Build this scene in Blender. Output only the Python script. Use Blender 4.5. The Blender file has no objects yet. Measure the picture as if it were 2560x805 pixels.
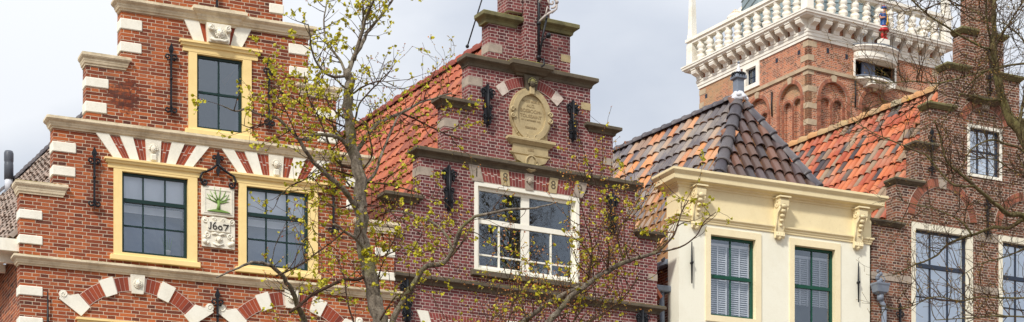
import bpy, math, random
from mathutils import Vector, Matrix, noise
from mathutils.geometry import tessellate_polygon
R = math.radians
PI = math.pi
sc = bpy.context.scene
C = sc.collection
# ------------------------------------------------------------------ camera
FPX, CXP, YH, EYE = 4900.0, 1280.0, 1850.0, 1.6
cam = bpy.data.objects.new('camera', bpy.data.cameras.new('camera'))
C.objects.link(cam)
cam.location = (0, 0, EYE)
cam.rotation_euler = (R(90), 0, 0)
cam.data.sensor_width = 36
cam.data.lens = FPX / 2560 * 36
cam.data.shift_y = (YH - 402.5) / 2560
cam.data.clip_start = .1
cam.data.clip_end = 3000
sc.camera = cam
# ------------------------------------------------------------------ world
SUN_EL, SUN_AZ = 42, -28      # azimuth from "behind the camera", to the left
w = bpy.data.worlds.new('World'); sc.world = w; w.use_nodes = True
nt = w.node_tree; nt.nodes.clear()
def wn(t, **k):
    n = nt.nodes.new(t)
    for a, b in k.items(): setattr(n, a, b)
    return n
sky = wn('ShaderNodeTexSky', sky_type='NISHITA', sun_disc=False)
sdir = Vector((math.sin(R(SUN_AZ)) * math.cos(R(SUN_EL)), -math.cos(R(SUN_AZ)) * math.cos(R(SUN_EL)), math.sin(R(SUN_EL))))
sky.sun_elevation = R(SUN_EL)
sky.sun_rotation = math.atan2(sdir.x, sdir.y)
tc = wn('ShaderNodeTexCoord')
mp = wn('ShaderNodeMapping'); mp.inputs['Scale'].default_value = (1, 1, 2.0); mp.inputs['Location'].default_value = (.2, .9, .1)
nz = wn('ShaderNodeTexNoise'); nz.inputs['Scale'].default_value = 3.6; nz.inputs['Detail'].default_value = 7; nz.inputs['Roughness'].default_value = .48
cr = wn('ShaderNodeValToRGB')
e = cr.color_ramp.elements
e[0].position = .34; e[0].color = (4.85, 5.3, 6.15, 1)
e[1].position = .6; e[1].color = (8.7, 8.85, 9.1, 1)
mx = wn('ShaderNodeMix', data_type='RGBA'); mx.inputs[0].default_value = .86
# overcast vault: brighter overhead than at the horizon
sep = wn('ShaderNodeSeparateXYZ')
mr = wn('ShaderNodeMapRange'); mr.inputs[1].default_value = .3; mr.inputs[2].default_value = 1; mr.inputs[3].default_value = 1; mr.inputs[4].default_value = 1.9
vm = wn('ShaderNodeVectorMath', operation='SCALE')
bg = wn('ShaderNodeBackground'); bg.inputs[1].default_value = .1
out = wn('ShaderNodeOutputWorld')
L = nt.links.new
L(tc.outputs['Generated'], mp.inputs[0]); L(mp.outputs[0], nz.inputs[0]); L(nz.outputs[0], cr.inputs[0])
L(tc.outputs['Generated'], sep.inputs[0]); L(sep.outputs[2], mr.inputs[0])
L(cr.outputs[0], vm.inputs[0]); L(mr.outputs[0], vm.inputs['Scale'])
L(sky.outputs[0], mx.inputs[6]); L(vm.outputs[0], mx.inputs[7]); L(mx.outputs[2], bg.inputs[0]); L(bg.outputs[0], out.inputs[0])
sun = bpy.data.objects.new('sun', bpy.data.lights.new('sun', 'SUN')); C.objects.link(sun)
sun.data.energy = 3.0; sun.data.angle = R(6); sun.data.color = (1, .96, .9)
sun.rotation_euler = (-sdir).to_track_quat('-Z', 'Y').to_euler()
sc.view_settings.view_transform = 'Standard'
sc.view_settings.look = 'None'
sc.view_settings.exposure = 0.24
sc.view_settings.gamma = 1
sc.cycles.max_bounces = 6
sc.cycles.transparent_max_bounces = 8

# ------------------------------------------------------------------ materials
def lin(c):
    return tuple(((v / 255) / 12.92 if v / 255 < .04045 else ((v / 255 + .055) / 1.055) ** 2.4) for v in c) + (1,)
class N:
    """node tree builder"""
    def __init__(s, name):
        s.m = bpy.data.materials.new(name); s.m.use_nodes = True
        s.t = s.m.node_tree; s.b = s.t.nodes['Principled BSDF']
    def n(s, t, **k):
        x = s.t.nodes.new(t)
        for a, b in k.items(): setattr(x, a, b)
        return x
    def set(s, sock, v):
        if isinstance(v, bpy.types.NodeSocket): s.t.links.new(v, sock)
        else: sock.default_value = v
    def math(s, op, a, b=0, c=0):
        x = s.n('ShaderNodeMath', operation=op)
        s.set(x.inputs[0], a); s.set(x.inputs[1], b); s.set(x.inputs[2], c)
        return x.outputs[0]
    def mix(s, f, a, b, blend='MIX'):
        x = s.n('ShaderNodeMix', data_type='RGBA', blend_type=blend)
        s.set(x.inputs[0], f); s.set(x.inputs[6], a); s.set(x.inputs[7], b)
        return x.outputs[2]
    def noise(s, scale, detail=4, rough=.6, vec=None, dist=0):
        x = s.n('ShaderNodeTexNoise'); x.inputs['Scale'].default_value = scale
        x.inputs['Detail'].default_value = detail; x.inputs['Roughness'].default_value = rough
        x.inputs['Distortion'].default_value = dist
        s.t.links.new(vec if vec is not None else s.obj(), x.inputs[0])
        return x.outputs[0]
    def obj(s):
        if not hasattr(s, '_o'): s._o = s.n('ShaderNodeTexCoord').outputs['Object']
        return s._o
    def ramp(s, f, stops, interp='LINEAR'):
        x = s.n('ShaderNodeValToRGB'); r = x.color_ramp; r.interpolation = interp
        while len(r.elements) < len(stops): r.elements.new(.5)
        for el, (p, c) in zip(r.elements, stops): el.position = p; el.color = c
        s.set(x.inputs[0], f)
        return x.outputs[0]
    def rng(s, v, a, b, c=0, d=1, smooth=False):
        x = s.n('ShaderNodeMapRange')
        if smooth: x.interpolation_type = 'SMOOTHSTEP'
        s.set(x.inputs[0], v)
        for i, q in enumerate((a, b, c, d)): x.inputs[i + 1].default_value = q
        return x.outputs[0]
    def bump(s, h, strength=.4, dist=.01):
        x = s.n('ShaderNodeBump'); x.inputs['Strength'].default_value = strength; x.inputs['Distance'].default_value = dist
        s.set(x.inputs['Height'], h); s.t.links.new(x.outputs[0], s.b.inputs['Normal'])
    def fin(s, col, rough=.8, metal=0, spec=.3):
        s.set(s.b.inputs['Base Color'], col); s.set(s.b.inputs['Roughness'], rough)
        s.b.inputs['Metallic'].default_value = metal; s.b.inputs['Specular IOR Level'].default_value = spec
        return s.m

def brick_mat(name, stops, mortar, h, Ls, joint=.009, grime=(.12, .08, .06, 1), gamt=.35, wob=.006, wear=None, patch=None):
    k = N(name)
    o = k.obj()
    nzz = k.n('ShaderNodeTexNoise'); nzz.inputs['Scale'].default_value = 7; nzz.inputs['Detail'].default_value = 3
    k.t.links.new(o, nzz.inputs[0])
    sub = k.n('ShaderNodeVectorMath', operation='SUBTRACT'); k.t.links.new(nzz.outputs[1], sub.inputs[0]); sub.inputs[1].default_value = (.5, .5, .5)
    scl = k.n('ShaderNodeVectorMath', operation='SCALE'); k.t.links.new(sub.outputs[0], scl.inputs[0]); scl.inputs['Scale'].default_value = wob * 2
    add = k.n('ShaderNodeVectorMath', operation='ADD'); k.t.links.new(o, add.inputs[0]); k.t.links.new(scl.outputs[0], add.inputs[1])
    sp = k.n('ShaderNodeSeparateXYZ'); k.t.links.new(add.outputs[0], sp.inputs[0])
    u = k.math('ADD', sp.outputs[0], sp.outputs[1]); z = sp.outputs[2]
    zz = k.math('DIVIDE', z, h); row = k.math('FLOOR', zz); fz = k.math('FRACT', zz)
    par = k.math('FLOORED_MODULO', row, 2.0)
    Lc = k.math('MULTIPLY_ADD', par, -Ls / 2, Ls)
    rs = k.n('ShaderNodeTexWhiteNoise', noise_dimensions='1D'); k.set(rs.inputs['W'], row)
    sh = k.math('MULTIPLY_ADD', rs.outputs[0], .12, 0)
    uu = k.math('ADD', k.math('ADD', k.math('DIVIDE', u, Lc), k.math('MULTIPLY', par, .5)), sh)
    col = k.math('FLOOR', uu); fu = k.math('MULTIPLY', k.math('FRACT', uu), Lc)
    fzh = k.math('MULTIPLY', fz, h)
    mz = k.rng(fzh, joint * .8, joint * 1.4); mu = k.rng(fu, joint * .8, joint * 1.4)
    mask = k.math('MULTIPLY', mz, mu)
    cb = k.n('ShaderNodeCombineXYZ'); k.set(cb.inputs[0], col); k.set(cb.inputs[1], row); k.set(cb.inputs[2], par)
    wn_ = k.n('ShaderNodeTexWhiteNoise', noise_dimensions='3D'); k.t.links.new(cb.outputs[0], wn_.inputs[0])
    big = k.noise(.9, 4, .6)
    v = k.math('ADD', k.math('MULTIPLY', wn_.outputs[0], .8), k.math('MULTIPLY', k.math('SUBTRACT', big, .5), .55))
    v = k.math('ADD', v, .07)
    bc = k.ramp(v, stops)
    fine = k.noise(60, 3, .7)
    bc = k.mix(k.rng(fine, .3, .8, 0, .35), bc, (.07, .03, .025, 1), 'MIX')
    mn = k.noise(3.0, 5, .65)
    mc = k.mix(k.rng(mn, .45, .75, 0, .5), mortar, tuple(c * .45 for c in mortar[:3]) + (1,))
    if wear:                      # a patch where the mortar has washed out and bricks have crumbled
        (wx, wz, wr) = wear
        d = k.n('ShaderNodeVectorMath', operation='DISTANCE'); k.t.links.new(o, d.inputs[0]); d.inputs[1].default_value = (wx, 0, wz)
        wv = k.math('ADD', k.rng(d.outputs['Value'], wr, wr * .3), k.math('MULTIPLY', k.math('SUBTRACT', k.noise(6, 4, .7), .5), 1.6))
        wm = k.rng(wv, .75, .9)
        mc = k.mix(wm, mc, (.12, .05, .035, 1)); bc = k.mix(k.math('MULTIPLY', wm, k.rng(k.noise(14, 4, .7), .45, .55, .0, .75)), bc, (.07, .03, .025, 1))
    c = k.mix(mask, mc, bc)
    g = k.noise(1.7, 6, .7, dist=.4)
    c = k.mix(k.rng(g, .5, .75, 0, gamt), c, grime)
    if patch:
        pn = k.noise(.55, 3, .5)
        c = k.mix(k.rng(pn, .52, .62, 0, .55), c, patch)
    hh = k.math('ADD', mask, k.math('MULTIPLY', fine, .35))
    k.bump(hh, .55, .008)
    return k.fin(c, .88, spec=.25)

def s4(*cols):
    n = len(cols)
    return [(i / (n - 1), lin(c)) for i, c in enumerate(cols)]
M = {}
H1, H2, H4, HT = .0585, .0560, .0545, .0640
st1 = s4((78, 46, 38), (122, 60, 38), (148, 72, 42), (166, 84, 46), (190, 104, 56), (150, 88, 70))
st2 = s4((82, 48, 50), (104, 54, 55), (120, 62, 61), (136, 72, 70), (128, 80, 80))
st4 = s4((66, 46, 40), (98, 66, 54), (124, 80, 62), (148, 94, 70), (152, 108, 86))
stT = s4((104, 70, 54), (154, 94, 68), (186, 110, 78), (204, 122, 82), (192, 142, 108))
M['brick1'] = brick_mat('orange_red_brick', st1, lin((206, 188, 164)), H1, .272, .0080, wear=(1.72, 12.35, .62), gamt=.45)
M['brick2'] = brick_mat('wine_red_brick', st2, lin((200, 184, 174)), H2, .19, .0075, gamt=.18, wob=.003)
M['brick4'] = brick_mat('brown_brick', st4, lin((186, 172, 156)), H4, .19, .010, gamt=.4)
M['brickT'] = brick_mat('weathered_tower_brick', stT, lin((200, 178, 156)), HT, .20, .0125, gamt=.3, patch=lin((176, 150, 112)))

def island_mat(name, stops, rough=.8, fine_amt=.35, spec=.3, dirt=None, dirt_amt=.5, lichen=None):
    k = N(name)
    g = k.n('ShaderNodeNewGeometry')
    c = k.ramp(g.outputs['Random Per Island'], stops, 'CONSTANT' if len(stops) > 8 else 'LINEAR')
    f = k.noise(40, 4, .7)
    c = k.mix(k.rng(f, .35, .8, 0, fine_amt), c, (.05, .035, .03, 1))
    if dirt:
        c = k.mix(k.rng(k.noise(1.3, 5, .7), .45, .7, 0, dirt_amt), c, dirt)
    if lichen:
        c = k.mix(k.rng(k.noise(3.2, 5, .75), .62, .72, 0, .8), c, lichen)
    k.bump(f, .3, .006)
    return k.fin(c, rough, spec=spec)
M['vous1'] = island_mat('arch_brick', s4((118, 52, 38), (150, 66, 42), (170, 80, 48), (134, 60, 46)))
M['vous2'] = island_mat('wine_arch_brick', s4((120, 60, 56), (138, 66, 60), (150, 74, 68)))
M['vous4'] = island_mat('brown_arch_brick', s4((112, 68, 52), (146, 86, 64), (166, 98, 74), (104, 72, 58)))
M['vousT'] = island_mat('tower_arch_brick', s4((140, 92, 74), (168, 106, 80), (180, 118, 90)))
M['tile_red'] = island_mat('orange_roof_tile', s4((140, 72, 48), (176, 92, 58), (190, 110, 74), (168, 84, 54), (132, 70, 54)), .6, .25, dirt=(.1, .05, .04, 1), dirt_amt=.35)
M['tile_grey'] = island_mat('faded_roof_tile', s4((132, 120, 108), (150, 134, 122), (168, 146, 130), (120, 106, 96)), .8, .3)
M['tile_mix'] = island_mat('mixed_glazed_tile', [(i / 9, lin(c)) for i, c in enumerate(((88, 80, 82), (140, 112, 92), (98, 92, 96), (186, 120, 72), (112, 104, 104), (84, 76, 80), (206, 134, 74), (136, 122, 112), (166, 132, 104)))], .42, .22, .5, dirt=lin((176, 162, 140)), dirt_amt=.5)
M['tile_dark'] = island_mat('dark_glazed_tile', s4((56, 48, 50), (78, 64, 60), (98, 70, 56), (72, 66, 72), (134, 86, 56), (60, 54, 58)), .36, .25, .5)
M['tile_or'] = island_mat('orange_and_slate_tile', [(0, lin((180, 92, 56))), (.13, lin((84, 66, 62))), (.22, lin((172, 86, 54))), (.42, lin((146, 122, 98))), (.48, lin((192, 104, 62))), (.62, lin((64, 56, 60))), (.7, lin((166, 78, 52))), (.9, lin((140, 112, 90))), (.94, lin((198, 112, 68)))], .6, .25, dirt=lin((176, 162, 138)), dirt_amt=.35, lichen=None)
M['ridge_red'] = island_mat('weathered_ridge_tile', s4((150, 74, 58), (130, 68, 58), (168, 84, 62)), .8, .4)
M['ridge_dark'] = island_mat('slate_blue_ridge_tile', s4((84, 80, 84), (98, 92, 92), (72, 68, 74)), .45, .3)
M['ridge_sand'] = island_mat('lichen_ridge_tile', s4((176, 150, 110), (196, 140, 90), (160, 146, 118)), .85, .3, lichen=lin((206, 170, 30)))

def stone_mat(name, base, stain, samt=.5, moss=None, rough=.75, bump=.35, scale=3, fine=30, mossn=.2):
    k = N(name)
    base = lin(base); stain = lin(stain)
    a = k.noise(scale, 6, .7, dist=.3); b = k.noise(fine, 4, .7)
    c = k.mix(k.rng(a, .45, .75, 0, samt), base, stain)
    c = k.mix(k.rng(b, .55, .85, 0, samt * .6), c, tuple(v * .55 for v in stain[:3]) + (1,))
    if moss:
        g = k.n('ShaderNodeNewGeometry'); sp = k.n('ShaderNodeSeparateXYZ'); k.t.links.new(g.outputs['Normal'], sp.inputs[0])
        up = k.rng(sp.outputs[2], mossn, mossn + .35)
        mm = k.math('MULTIPLY', up, k.rng(k.noise(5, 5, .7), .35, .6))
        c = k.mix(mm, c, lin(moss))
    k.bump(k.math('ADD', a, b), bump, .008)
    return k.fin(c, rough, spec=.3)
M['cream'] = stone_mat('cream_painted_stone', (232, 224, 204), (176, 160, 132), .45, moss=(120, 104, 50))
M['quoin'] = stone_mat('off_white_stone', (236, 232, 216), (190, 180, 156), .4)
M['carve'] = stone_mat('carved_white_stone', (230, 224, 206), (176, 164, 140), .5, bump=.5, fine=45)
M['band'] = stone_mat('weathered_cornice_stone', (224, 209, 178), (140, 120, 92), .75, moss=(112, 98, 44), scale=2.2)
M['moss'] = stone_mat('mossy_dark_stone', (98, 88, 72), (50, 44, 38), .8, moss=(132, 128, 66), scale=4, mossn=.1)
M['mossg'] = stone_mat('green_mossy_cap', (118, 112, 76), (66, 62, 46), .8, moss=(134, 134, 60), scale=5, mossn=.1)
M['sand'] = stone_mat('sandstone', (184, 166, 126), (126, 108, 80), .6, scale=5, bump=.4)
M['sandg'] = stone_mat('grey_stone', (170, 156, 140), (112, 100, 90), .7, scale=5)
M['letter'] = stone_mat('faded_letter', (158, 138, 102), (136, 116, 82), .5)
M['casing4'] = stone_mat('pale_window_casing', (232, 226, 204), (196, 184, 154), .4)
M['tstone'] = stone_mat('tower_stone', (186, 166, 138), (140, 120, 98), .7, scale=4)
M['twhite'] = stone_mat('tower_white_paint', (240, 236, 224), (196, 180, 150), .45, moss=(176, 150, 112), scale=2.5)
M['yellow'] = stone_mat('yellow_paint', (242, 214, 148), (214, 182, 114), .4, rough=.5, bump=.1)
M['plaster'] = stone_mat('cream_plaster', (234, 231, 212), (214, 206, 180), .4, rough=.85, bump=.12, scale=1.4)
M['plaster_y'] = stone_mat('pale_yellow_paint', (236, 220, 176), (204, 182, 132), .4, moss=(120, 104, 72), rough=.6, bump=.12, scale=2)
M['casing'] = stone_mat('beige_window_casing', (236, 222, 184), (212, 194, 148), .4, rough=.55, bump=.1)
M['green'] = stone_mat('dark_green_paint', (22, 48, 44), (14, 28, 28), .4, rough=.35, bump=.05)
M['green3'] = stone_mat('bottle_green_paint', (18, 74, 56), (12, 44, 36), .4, rough=.35, bump=.05)
M['navy'] = stone_mat('dark_blue_grey_paint', (44, 54, 70), (30, 36, 48), .4, rough=.4, bump=.05)
M['white'] = stone_mat('white_paint', (240, 236, 220), (206, 196, 168), .35, rough=.5, bump=.08)
M['iron'] = stone_mat('black_iron', (26, 28, 32), (44, 40, 40), .4, rough=.45, bump=.2, fine=60)
M['ironw'] = stone_mat('flaking_white_iron', (190, 180, 172), (90, 76, 70), .6, rough=.7, bump=.3)
M['lead'] = stone_mat('grey_lead', (120, 128, 140), (70, 76, 86), .5, rough=.4, bump=.15)
M['leadw'] = stone_mat('white_lead_flashing', (212, 214, 220), (128, 128, 134), .5, rough=.5, bump=.3, scale=8)
M['gleaf'] = stone_mat('leaf_green_paint', (122, 154, 78), (96, 126, 58), .4, bump=.2)
M['ink'] = stone_mat('black_paint', (30, 28, 28), (40, 36, 34), .3)
M['drum'] = stone_mat('grey_green_lead', (136, 152, 156), (96, 110, 116), .5, rough=.5, scale=2)
M['dark'] = stone_mat('dark_room_and_hole', (46, 52, 64), (32, 36, 44), .3)
M['pale'] = stone_mat('pale_worn_stone', (208, 194, 180), (150, 124, 112), .7, scale=9)
M['mortar'] = stone_mat('lime_mortar', (214, 198, 184), (150, 130, 116), .5)
M['mortard'] = stone_mat('grey_mortar', (176, 160, 146), (120, 104, 92), .5)
M['pipe'] = stone_mat('grey_plastic_pipe', (84, 88, 96), (60, 62, 70), .3, rough=.4)
M['wood'] = stone_mat('bare_batten_wood', (150, 110, 70), (100, 74, 50), .5)
M['blue'] = stone_mat('blue_paint', (34, 78, 140), (20, 48, 96), .4, rough=.4, bump=.1)
M['red'] = stone_mat('red_paint', (186, 40, 40), (130, 26, 30), .4, rough=.4, bump=.1)
M['skin'] = stone_mat('painted_skin', (206, 150, 126), (170, 112, 92), .4, rough=.5, bump=.1)
M['gold'] = stone_mat('gilt_paint', (206, 160, 60), (150, 110, 40), .4, rough=.35)
M['blind'] = stone_mat('white_blind', (200, 202, 206), (172, 174, 180), .3, bump=.05)
M['film'] = stone_mat('pale_window_film', (226, 230, 236), (206, 212, 222), .3, bump=.02)
M['curtain'] = stone_mat('pale_blue_curtain', (240, 246, 254), (226, 234, 246), .3, bump=.05)
M['board'] = stone_mat('blue_grey_board', (112, 126, 154), (92, 104, 132), .3, bump=.02)
M['pot'] = stone_mat('white_flower_pot', (224, 220, 214), (190, 186, 180), .3)
M['terra'] = stone_mat('terracotta', (176, 104, 78), (140, 80, 60), .3)
M['plant'] = stone_mat('house_plant_green', (86, 128, 78), (56, 92, 56), .4)
def bark_mat(name, a, b, c3, scale=14):
    k = N(name)
    mpn = k.n('ShaderNodeMapping'); mpn.inputs['Scale'].default_value = (1, 1, .35); k.t.links.new(k.obj(), mpn.inputs[0])
    n1 = k.noise(scale, 6, .75, vec=mpn.outputs[0], dist=.6)
    n2 = k.noise(2.6, 5, .7)
    c = k.ramp(n1, [(.3, lin(a)), (.55, lin(b)), (.8, lin(c3))])
    c = k.mix(k.rng(n2, .5, .66, 0, .6), c, lin((120, 120, 62)))
    n3 = k.noise(40, 5, .8)
    c = k.mix(k.rng(n3, .5, .7, 0, .6), c, (.02, .016, .012, 1))
    k.bump(k.math('ADD', n1, n3), 1.0, .03)
    return k.fin(c, .9, spec=.15)
M['bark1'] = bark_mat('linden_bark', (58, 50, 42), (150, 138, 122), (204, 194, 176))
M['twig1'] = bark_mat('linden_twig', (60, 44, 36), (96, 72, 58), (140, 104, 82), 30)
M['bark2'] = bark_mat('mossy_bark', (56, 48, 34), (126, 114, 78), (172, 162, 112))
M['twig2'] = bark_mat('bare_twig', (62, 46, 38), (98, 76, 58), (150, 124, 88), 30)
def leaf_mat(name, stops):
    k = N(name)
    g = k.n('ShaderNodeNewGeometry')
    c = k.ramp(g.outputs['Random Per Island'], stops)
    k.fin(c, .5, spec=.3)
    tr = k.n('ShaderNodeBsdfTranslucent'); k.set(tr.inputs[0], c)
    ms = k.n('ShaderNodeMixShader'); ms.inputs[0].default_value = .28
    o = [n for n in k.t.nodes if n.type == 'OUTPUT_MATERIAL'][0]
    k.t.links.new(k.b.outputs[0], ms.inputs[1]); k.t.links.new(tr.outputs[0], ms.inputs[2]); k.t.links.new(ms.outputs[0], o.inputs[0])
    return k.m
M['leaf'] = leaf_mat('young_linden_leaf', s4((142, 138, 26), (182, 174, 34), (208, 198, 52), (162, 158, 36), (218, 208, 80)))
M['bud'] = leaf_mat('reddish_bud', s4((190, 110, 70), (206, 140, 76), (200, 180, 70), (180, 96, 76)))
M['bud2'] = leaf_mat('ochre_bud', s4((170, 130, 60), (190, 160, 70), (150, 110, 70)))
def glass_mat(name, tint, refl=.2):
    k = N(name)
    o = [n for n in k.t.nodes if n.type == 'OUTPUT_MATERIAL'][0]
    k.t.nodes.remove(k.b)
    tr = k.n('ShaderNodeBsdfTransparent'); tr.inputs[0].default_value = tint
    gl = k.n('ShaderNodeBsdfGlossy'); gl.inputs['Roughness'].default_value = .015; gl.inputs[0].default_value = (.84, .92, 1, 1)
    bn = k.n('ShaderNodeBump'); bn.inputs['Strength'].default_value = .12; bn.inputs['Distance'].default_value = .02
    k.set(bn.inputs['Height'], k.noise(3.5, 2, .5)); k.t.links.new(bn.outputs[0], gl.inputs['Normal'])
    lw = k.n('ShaderNodeLayerWeight'); lw.inputs[0].default_value = .25
    f = k.math('ADD', k.math('MULTIPLY', lw.outputs['Fresnel'], .8), refl)
    ms = k.n('ShaderNodeMixShader'); k.set(ms.inputs[0], f)
    k.t.links.new(tr.outputs[0], ms.inputs[1]); k.t.links.new(gl.outputs[0], ms.inputs[2]); k.t.links.new(ms.outputs[0], o.inputs[0])
    return k.m
M['glass'] = glass_mat('window_glass', (.97, .985, 1, 1))
M['glass4'] = glass_mat('old_bright_glass', (.97, .985, 1, 1), .42)
def ground_mat():
    k = N('street_brick_paving')
    br = k.n('ShaderNodeTexBrick'); br.inputs['Scale'].default_value = 9
    br.inputs['Color1'].default_value = (.16, .1, .075, 1); br.inputs['Color2'].default_value = (.22, .14, .1, 1); br.inputs['Mortar'].default_value = (.1, .09, .08, 1)
    k.t.links.new(k.obj(), br.inputs[0])
    return k.fin(k.mix(k.rng(k.noise(.4, 5), .4, .7, 0, .5), br.outputs[0], (.12, .11, .1, 1)), .85)
M['paving'] = ground_mat()
M['pave2'] = stone_mat('grey_paving_slab', (150, 146, 138), (110, 106, 100), .5)
M['asphalt'] = stone_mat('asphalt', (62, 62, 64), (50, 50, 52), .5)

# ------------------------------------------------------------------ mesh builder
class MB:
    def __init__(s): s.v = []; s.f = []; s.mi = []; s.sm = []
    def add(s, verts, faces, mi=0, smooth=False):
        b = len(s.v); s.v += [tuple(p) for p in verts]
        for f in faces:
            s.f.append(tuple(b + i for i in f)); s.mi.append(mi); s.sm.append(smooth)
    def box(s, x0, x1, y0, y1, z0, z1, mi=0, ch=0):
        if ch:
            c = ch
            pts = []
            for (x, sx) in ((x0, 1), (x1, -1)):
                for (y, sy) in ((y0, 1), (y1, -1)):
                    for (z, sz) in ((z0, 1), (z1, -1)):
                        pts += [(x, y + sy * c, z + sz * c), (x + sx * c, y, z + sz * c), (x + sx * c, y + sy * c, z)]
            # index = ((ix*2+iy)*2+iz)*3 + k
            I = lambda ix, iy, iz, k: ((ix * 2 + iy) * 2 + iz) * 3 + k
            F = []
            for ix in (0, 1): F.append((I(ix, 0, 0, 0), I(ix, 1, 0, 0), I(ix, 1, 1, 0), I(ix, 0, 1, 0)))
            for iy in (0, 1): F.append((I(0, iy, 0, 1), I(1, iy, 0, 1), I(1, iy, 1, 1), I(0, iy, 1, 1)))
            for iz in (0, 1): F.append((I(0, 0, iz, 2), I(1, 0, iz, 2), I(1, 1, iz, 2), I(0, 1, iz, 2)))
            for ix in (0, 1):
                for iy in (0, 1): F.append((I(ix, iy, 0, 0), I(ix, iy, 1, 0), I(ix, iy, 1, 1), I(ix, iy, 0, 1)))
                for iz in (0, 1): F.append((I(ix, 0, iz, 0), I(ix, 1, iz, 0), I(ix, 1, iz, 2), I(ix, 0, iz, 2)))
            for iy in (0, 1):
                for iz in (0, 1): F.append((I(0, iy, iz, 1), I(1, iy, iz, 1), I(1, iy, iz, 2), I(0, iy, iz, 2)))
            for ix in (0, 1):
                for iy in (0, 1):
                    for iz in (0, 1): F.append((I(ix, iy, iz, 0), I(ix, iy, iz, 1), I(ix, iy, iz, 2)))
            s.add(pts, F, mi); return
        v = [(x0, y0, z0), (x1, y0, z0), (x1, y1, z0), (x0, y1, z0), (x0, y0, z1), (x1, y0, z1), (x1, y1, z1), (x0, y1, z1)]
        s.add(v, [(0, 1, 5, 4), (1, 2, 6, 5), (2, 3, 7, 6), (3, 0, 4, 7), (4, 5, 6, 7), (3, 2, 1, 0)], mi)
    def plate(s, outline, y0, y1, holes=(), mi=0, nf=None):
        """polygon in xz, with holes, extruded from y0 (front) to y1"""
        loops = [list(outline)] + [list(h) for h in holes]
        tri = tessellate_polygon([[Vector((p[0], p[1], 0)) for p in l] for l in loops])
        flat = [p for l in loops for p in l]
        n = len(flat)
        v = [(p[0], y0, p[1]) for p in flat] + [(p[0], y1, p[1]) for p in flat]
        F = [tuple(t) for t in tri] + [tuple(n + i for i in reversed(t)) for t in tri]
        b = 0
        for l in loops:
            m = len(l)
            for i in range(m):
                j = (i + 1) % m
                F.append((b + i, b + j, n + b + j, n + b + i))
            b += m
        s.add(v, F, mi)
    def cornice(s, x0, x1, z0, z1, proj, depth, prof=None, mi=0, y=0, ends=(1, 1)):
        prof = prof or [(-.2, 0), (.25, 0), (.32, .16), (.5, .2), (.62, .34), (.86, .52), (.9, .6), (1, .62), (1, .94), (.96, 1), (-.2, 1.03)]
        rows = []
        for (o, t) in prof:
            z = z0 + (z1 - z0) * t; o *= proj
            ol = o if ends[0] else 0; orr = o if ends[1] else 0
            rows.append([(x0 - ol, y + depth, z), (x0 - ol, y - o, z), (x1 + orr, y - o, z), (x1 + orr, y + depth, z)])
        v = [p for r in rows for p in r]; F = []
        for i in range(len(rows) - 1):
            for j in range(3): F.append((4 * i + j, 4 * i + j + 1, 4 * i + 5 + j, 4 * i + 4 + j))
        F.append(tuple(4 * i for i in range(len(rows)))); F.append(tuple(4 * i + 3 for i in reversed(range(len(rows)))))
        last = 4 * (len(rows) - 1)
        F.append((last, last + 1, last + 2, last + 3)); F.append((3, 2, 1, 0))
        s.add(v, F, mi)
    def tube(s, pts, rad, n=6, mi=0, smooth=True, cap=True):
        pts = [Vector(p) for p in pts]
        if not hasattr(rad, '__len__'): rad = [rad] * len(pts)
        rings = []; up = Vector((0, 0, 1)); prev = None
        for i, p in enumerate(pts):
            d = (pts[min(i + 1, len(pts) - 1)] - pts[max(i - 1, 0)])
            if d.length < 1e-9: d = Vector((0, 0, 1))
            d.normalize()
            if prev is None:
                a = d.cross(Vector((.3, .9, .2)) if abs(d.z) > .9 else up); a.normalize()
            else:
                a = prev - d * prev.dot(d)
                if a.length < 1e-6: a = d.orthogonal()
                a.normalize()
            prev = a; b = d.cross(a)
            rings.append([p + (a * math.cos(2 * PI * k / n) + b * math.sin(2 * PI * k / n)) * rad[i] for k in range(n)])
        v = [q for r in rings for q in r]; F = []
        for i in range(len(rings) - 1):
            for k in range(n): F.append((i * n + k, i * n + (k + 1) % n, (i + 1) * n + (k + 1) % n, (i + 1) * n + k))
        if cap: F.append(tuple(reversed(range(n)))); F.append(tuple((len(rings) - 1) * n + k for k in range(n)))
        s.add(v, F, mi, smooth)
    def lathe(s, prof, cx, cy, z0=0, n=12, mi=0, smooth=True):
        v = []; F = []
        for (r, z) in prof:
            for k in range(n): v.append((cx + r * math.cos(2 * PI * k / n), cy + r * math.sin(2 * PI * k / n), z0 + z))
        for i in range(len(prof) - 1):
            for k in range(n): F.append((i * n + k, i * n + (k + 1) % n, (i + 1) * n + (k + 1) % n, (i + 1) * n + k))
        F.append(tuple(reversed(range(n)))); F.append(tuple((len(prof) - 1) * n + k for k in range(n)))
        s.add(v, F, mi, smooth)
    def ball(s, c, r, sx=1, sy=1, sz=1, n=10, m=7, mi=0):
        v = []; F = []
        for i in range(m + 1):
            t = PI * i / m
            for k in range(n):
                a = 2 * PI * k / n
                v.append((c[0] + r * sx * math.sin(t) * math.cos(a), c[1] + r * sy * math.sin(t) * math.sin(a), c[2] + r * sz * math.cos(t)))
        for i in range(m):
            for k in range(n): F.append((i * n + k, (i + 1) * n + k, (i + 1) * n + (k + 1) % n, i * n + (k + 1) % n))
        s.add(v, F, mi, True)
    def mesh(s, name, mats, weld=False):
        me = bpy.data.meshes.new(name); me.from_pydata(s.v, [], s.f)
        for m in (mats if isinstance(mats, (list, tuple)) else [mats]): me.materials.append(M[m])
        me.polygons.foreach_set('material_index', s.mi)
        me.polygons.foreach_set('use_smooth', s.sm)
        me.update()
        import bmesh
        bm = bmesh.new(); bm.from_mesh(me)
        bmesh.ops.recalc_face_normals(bm, faces=bm.faces)
        bm.to_mesh(me); bm.free()
        return me
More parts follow.
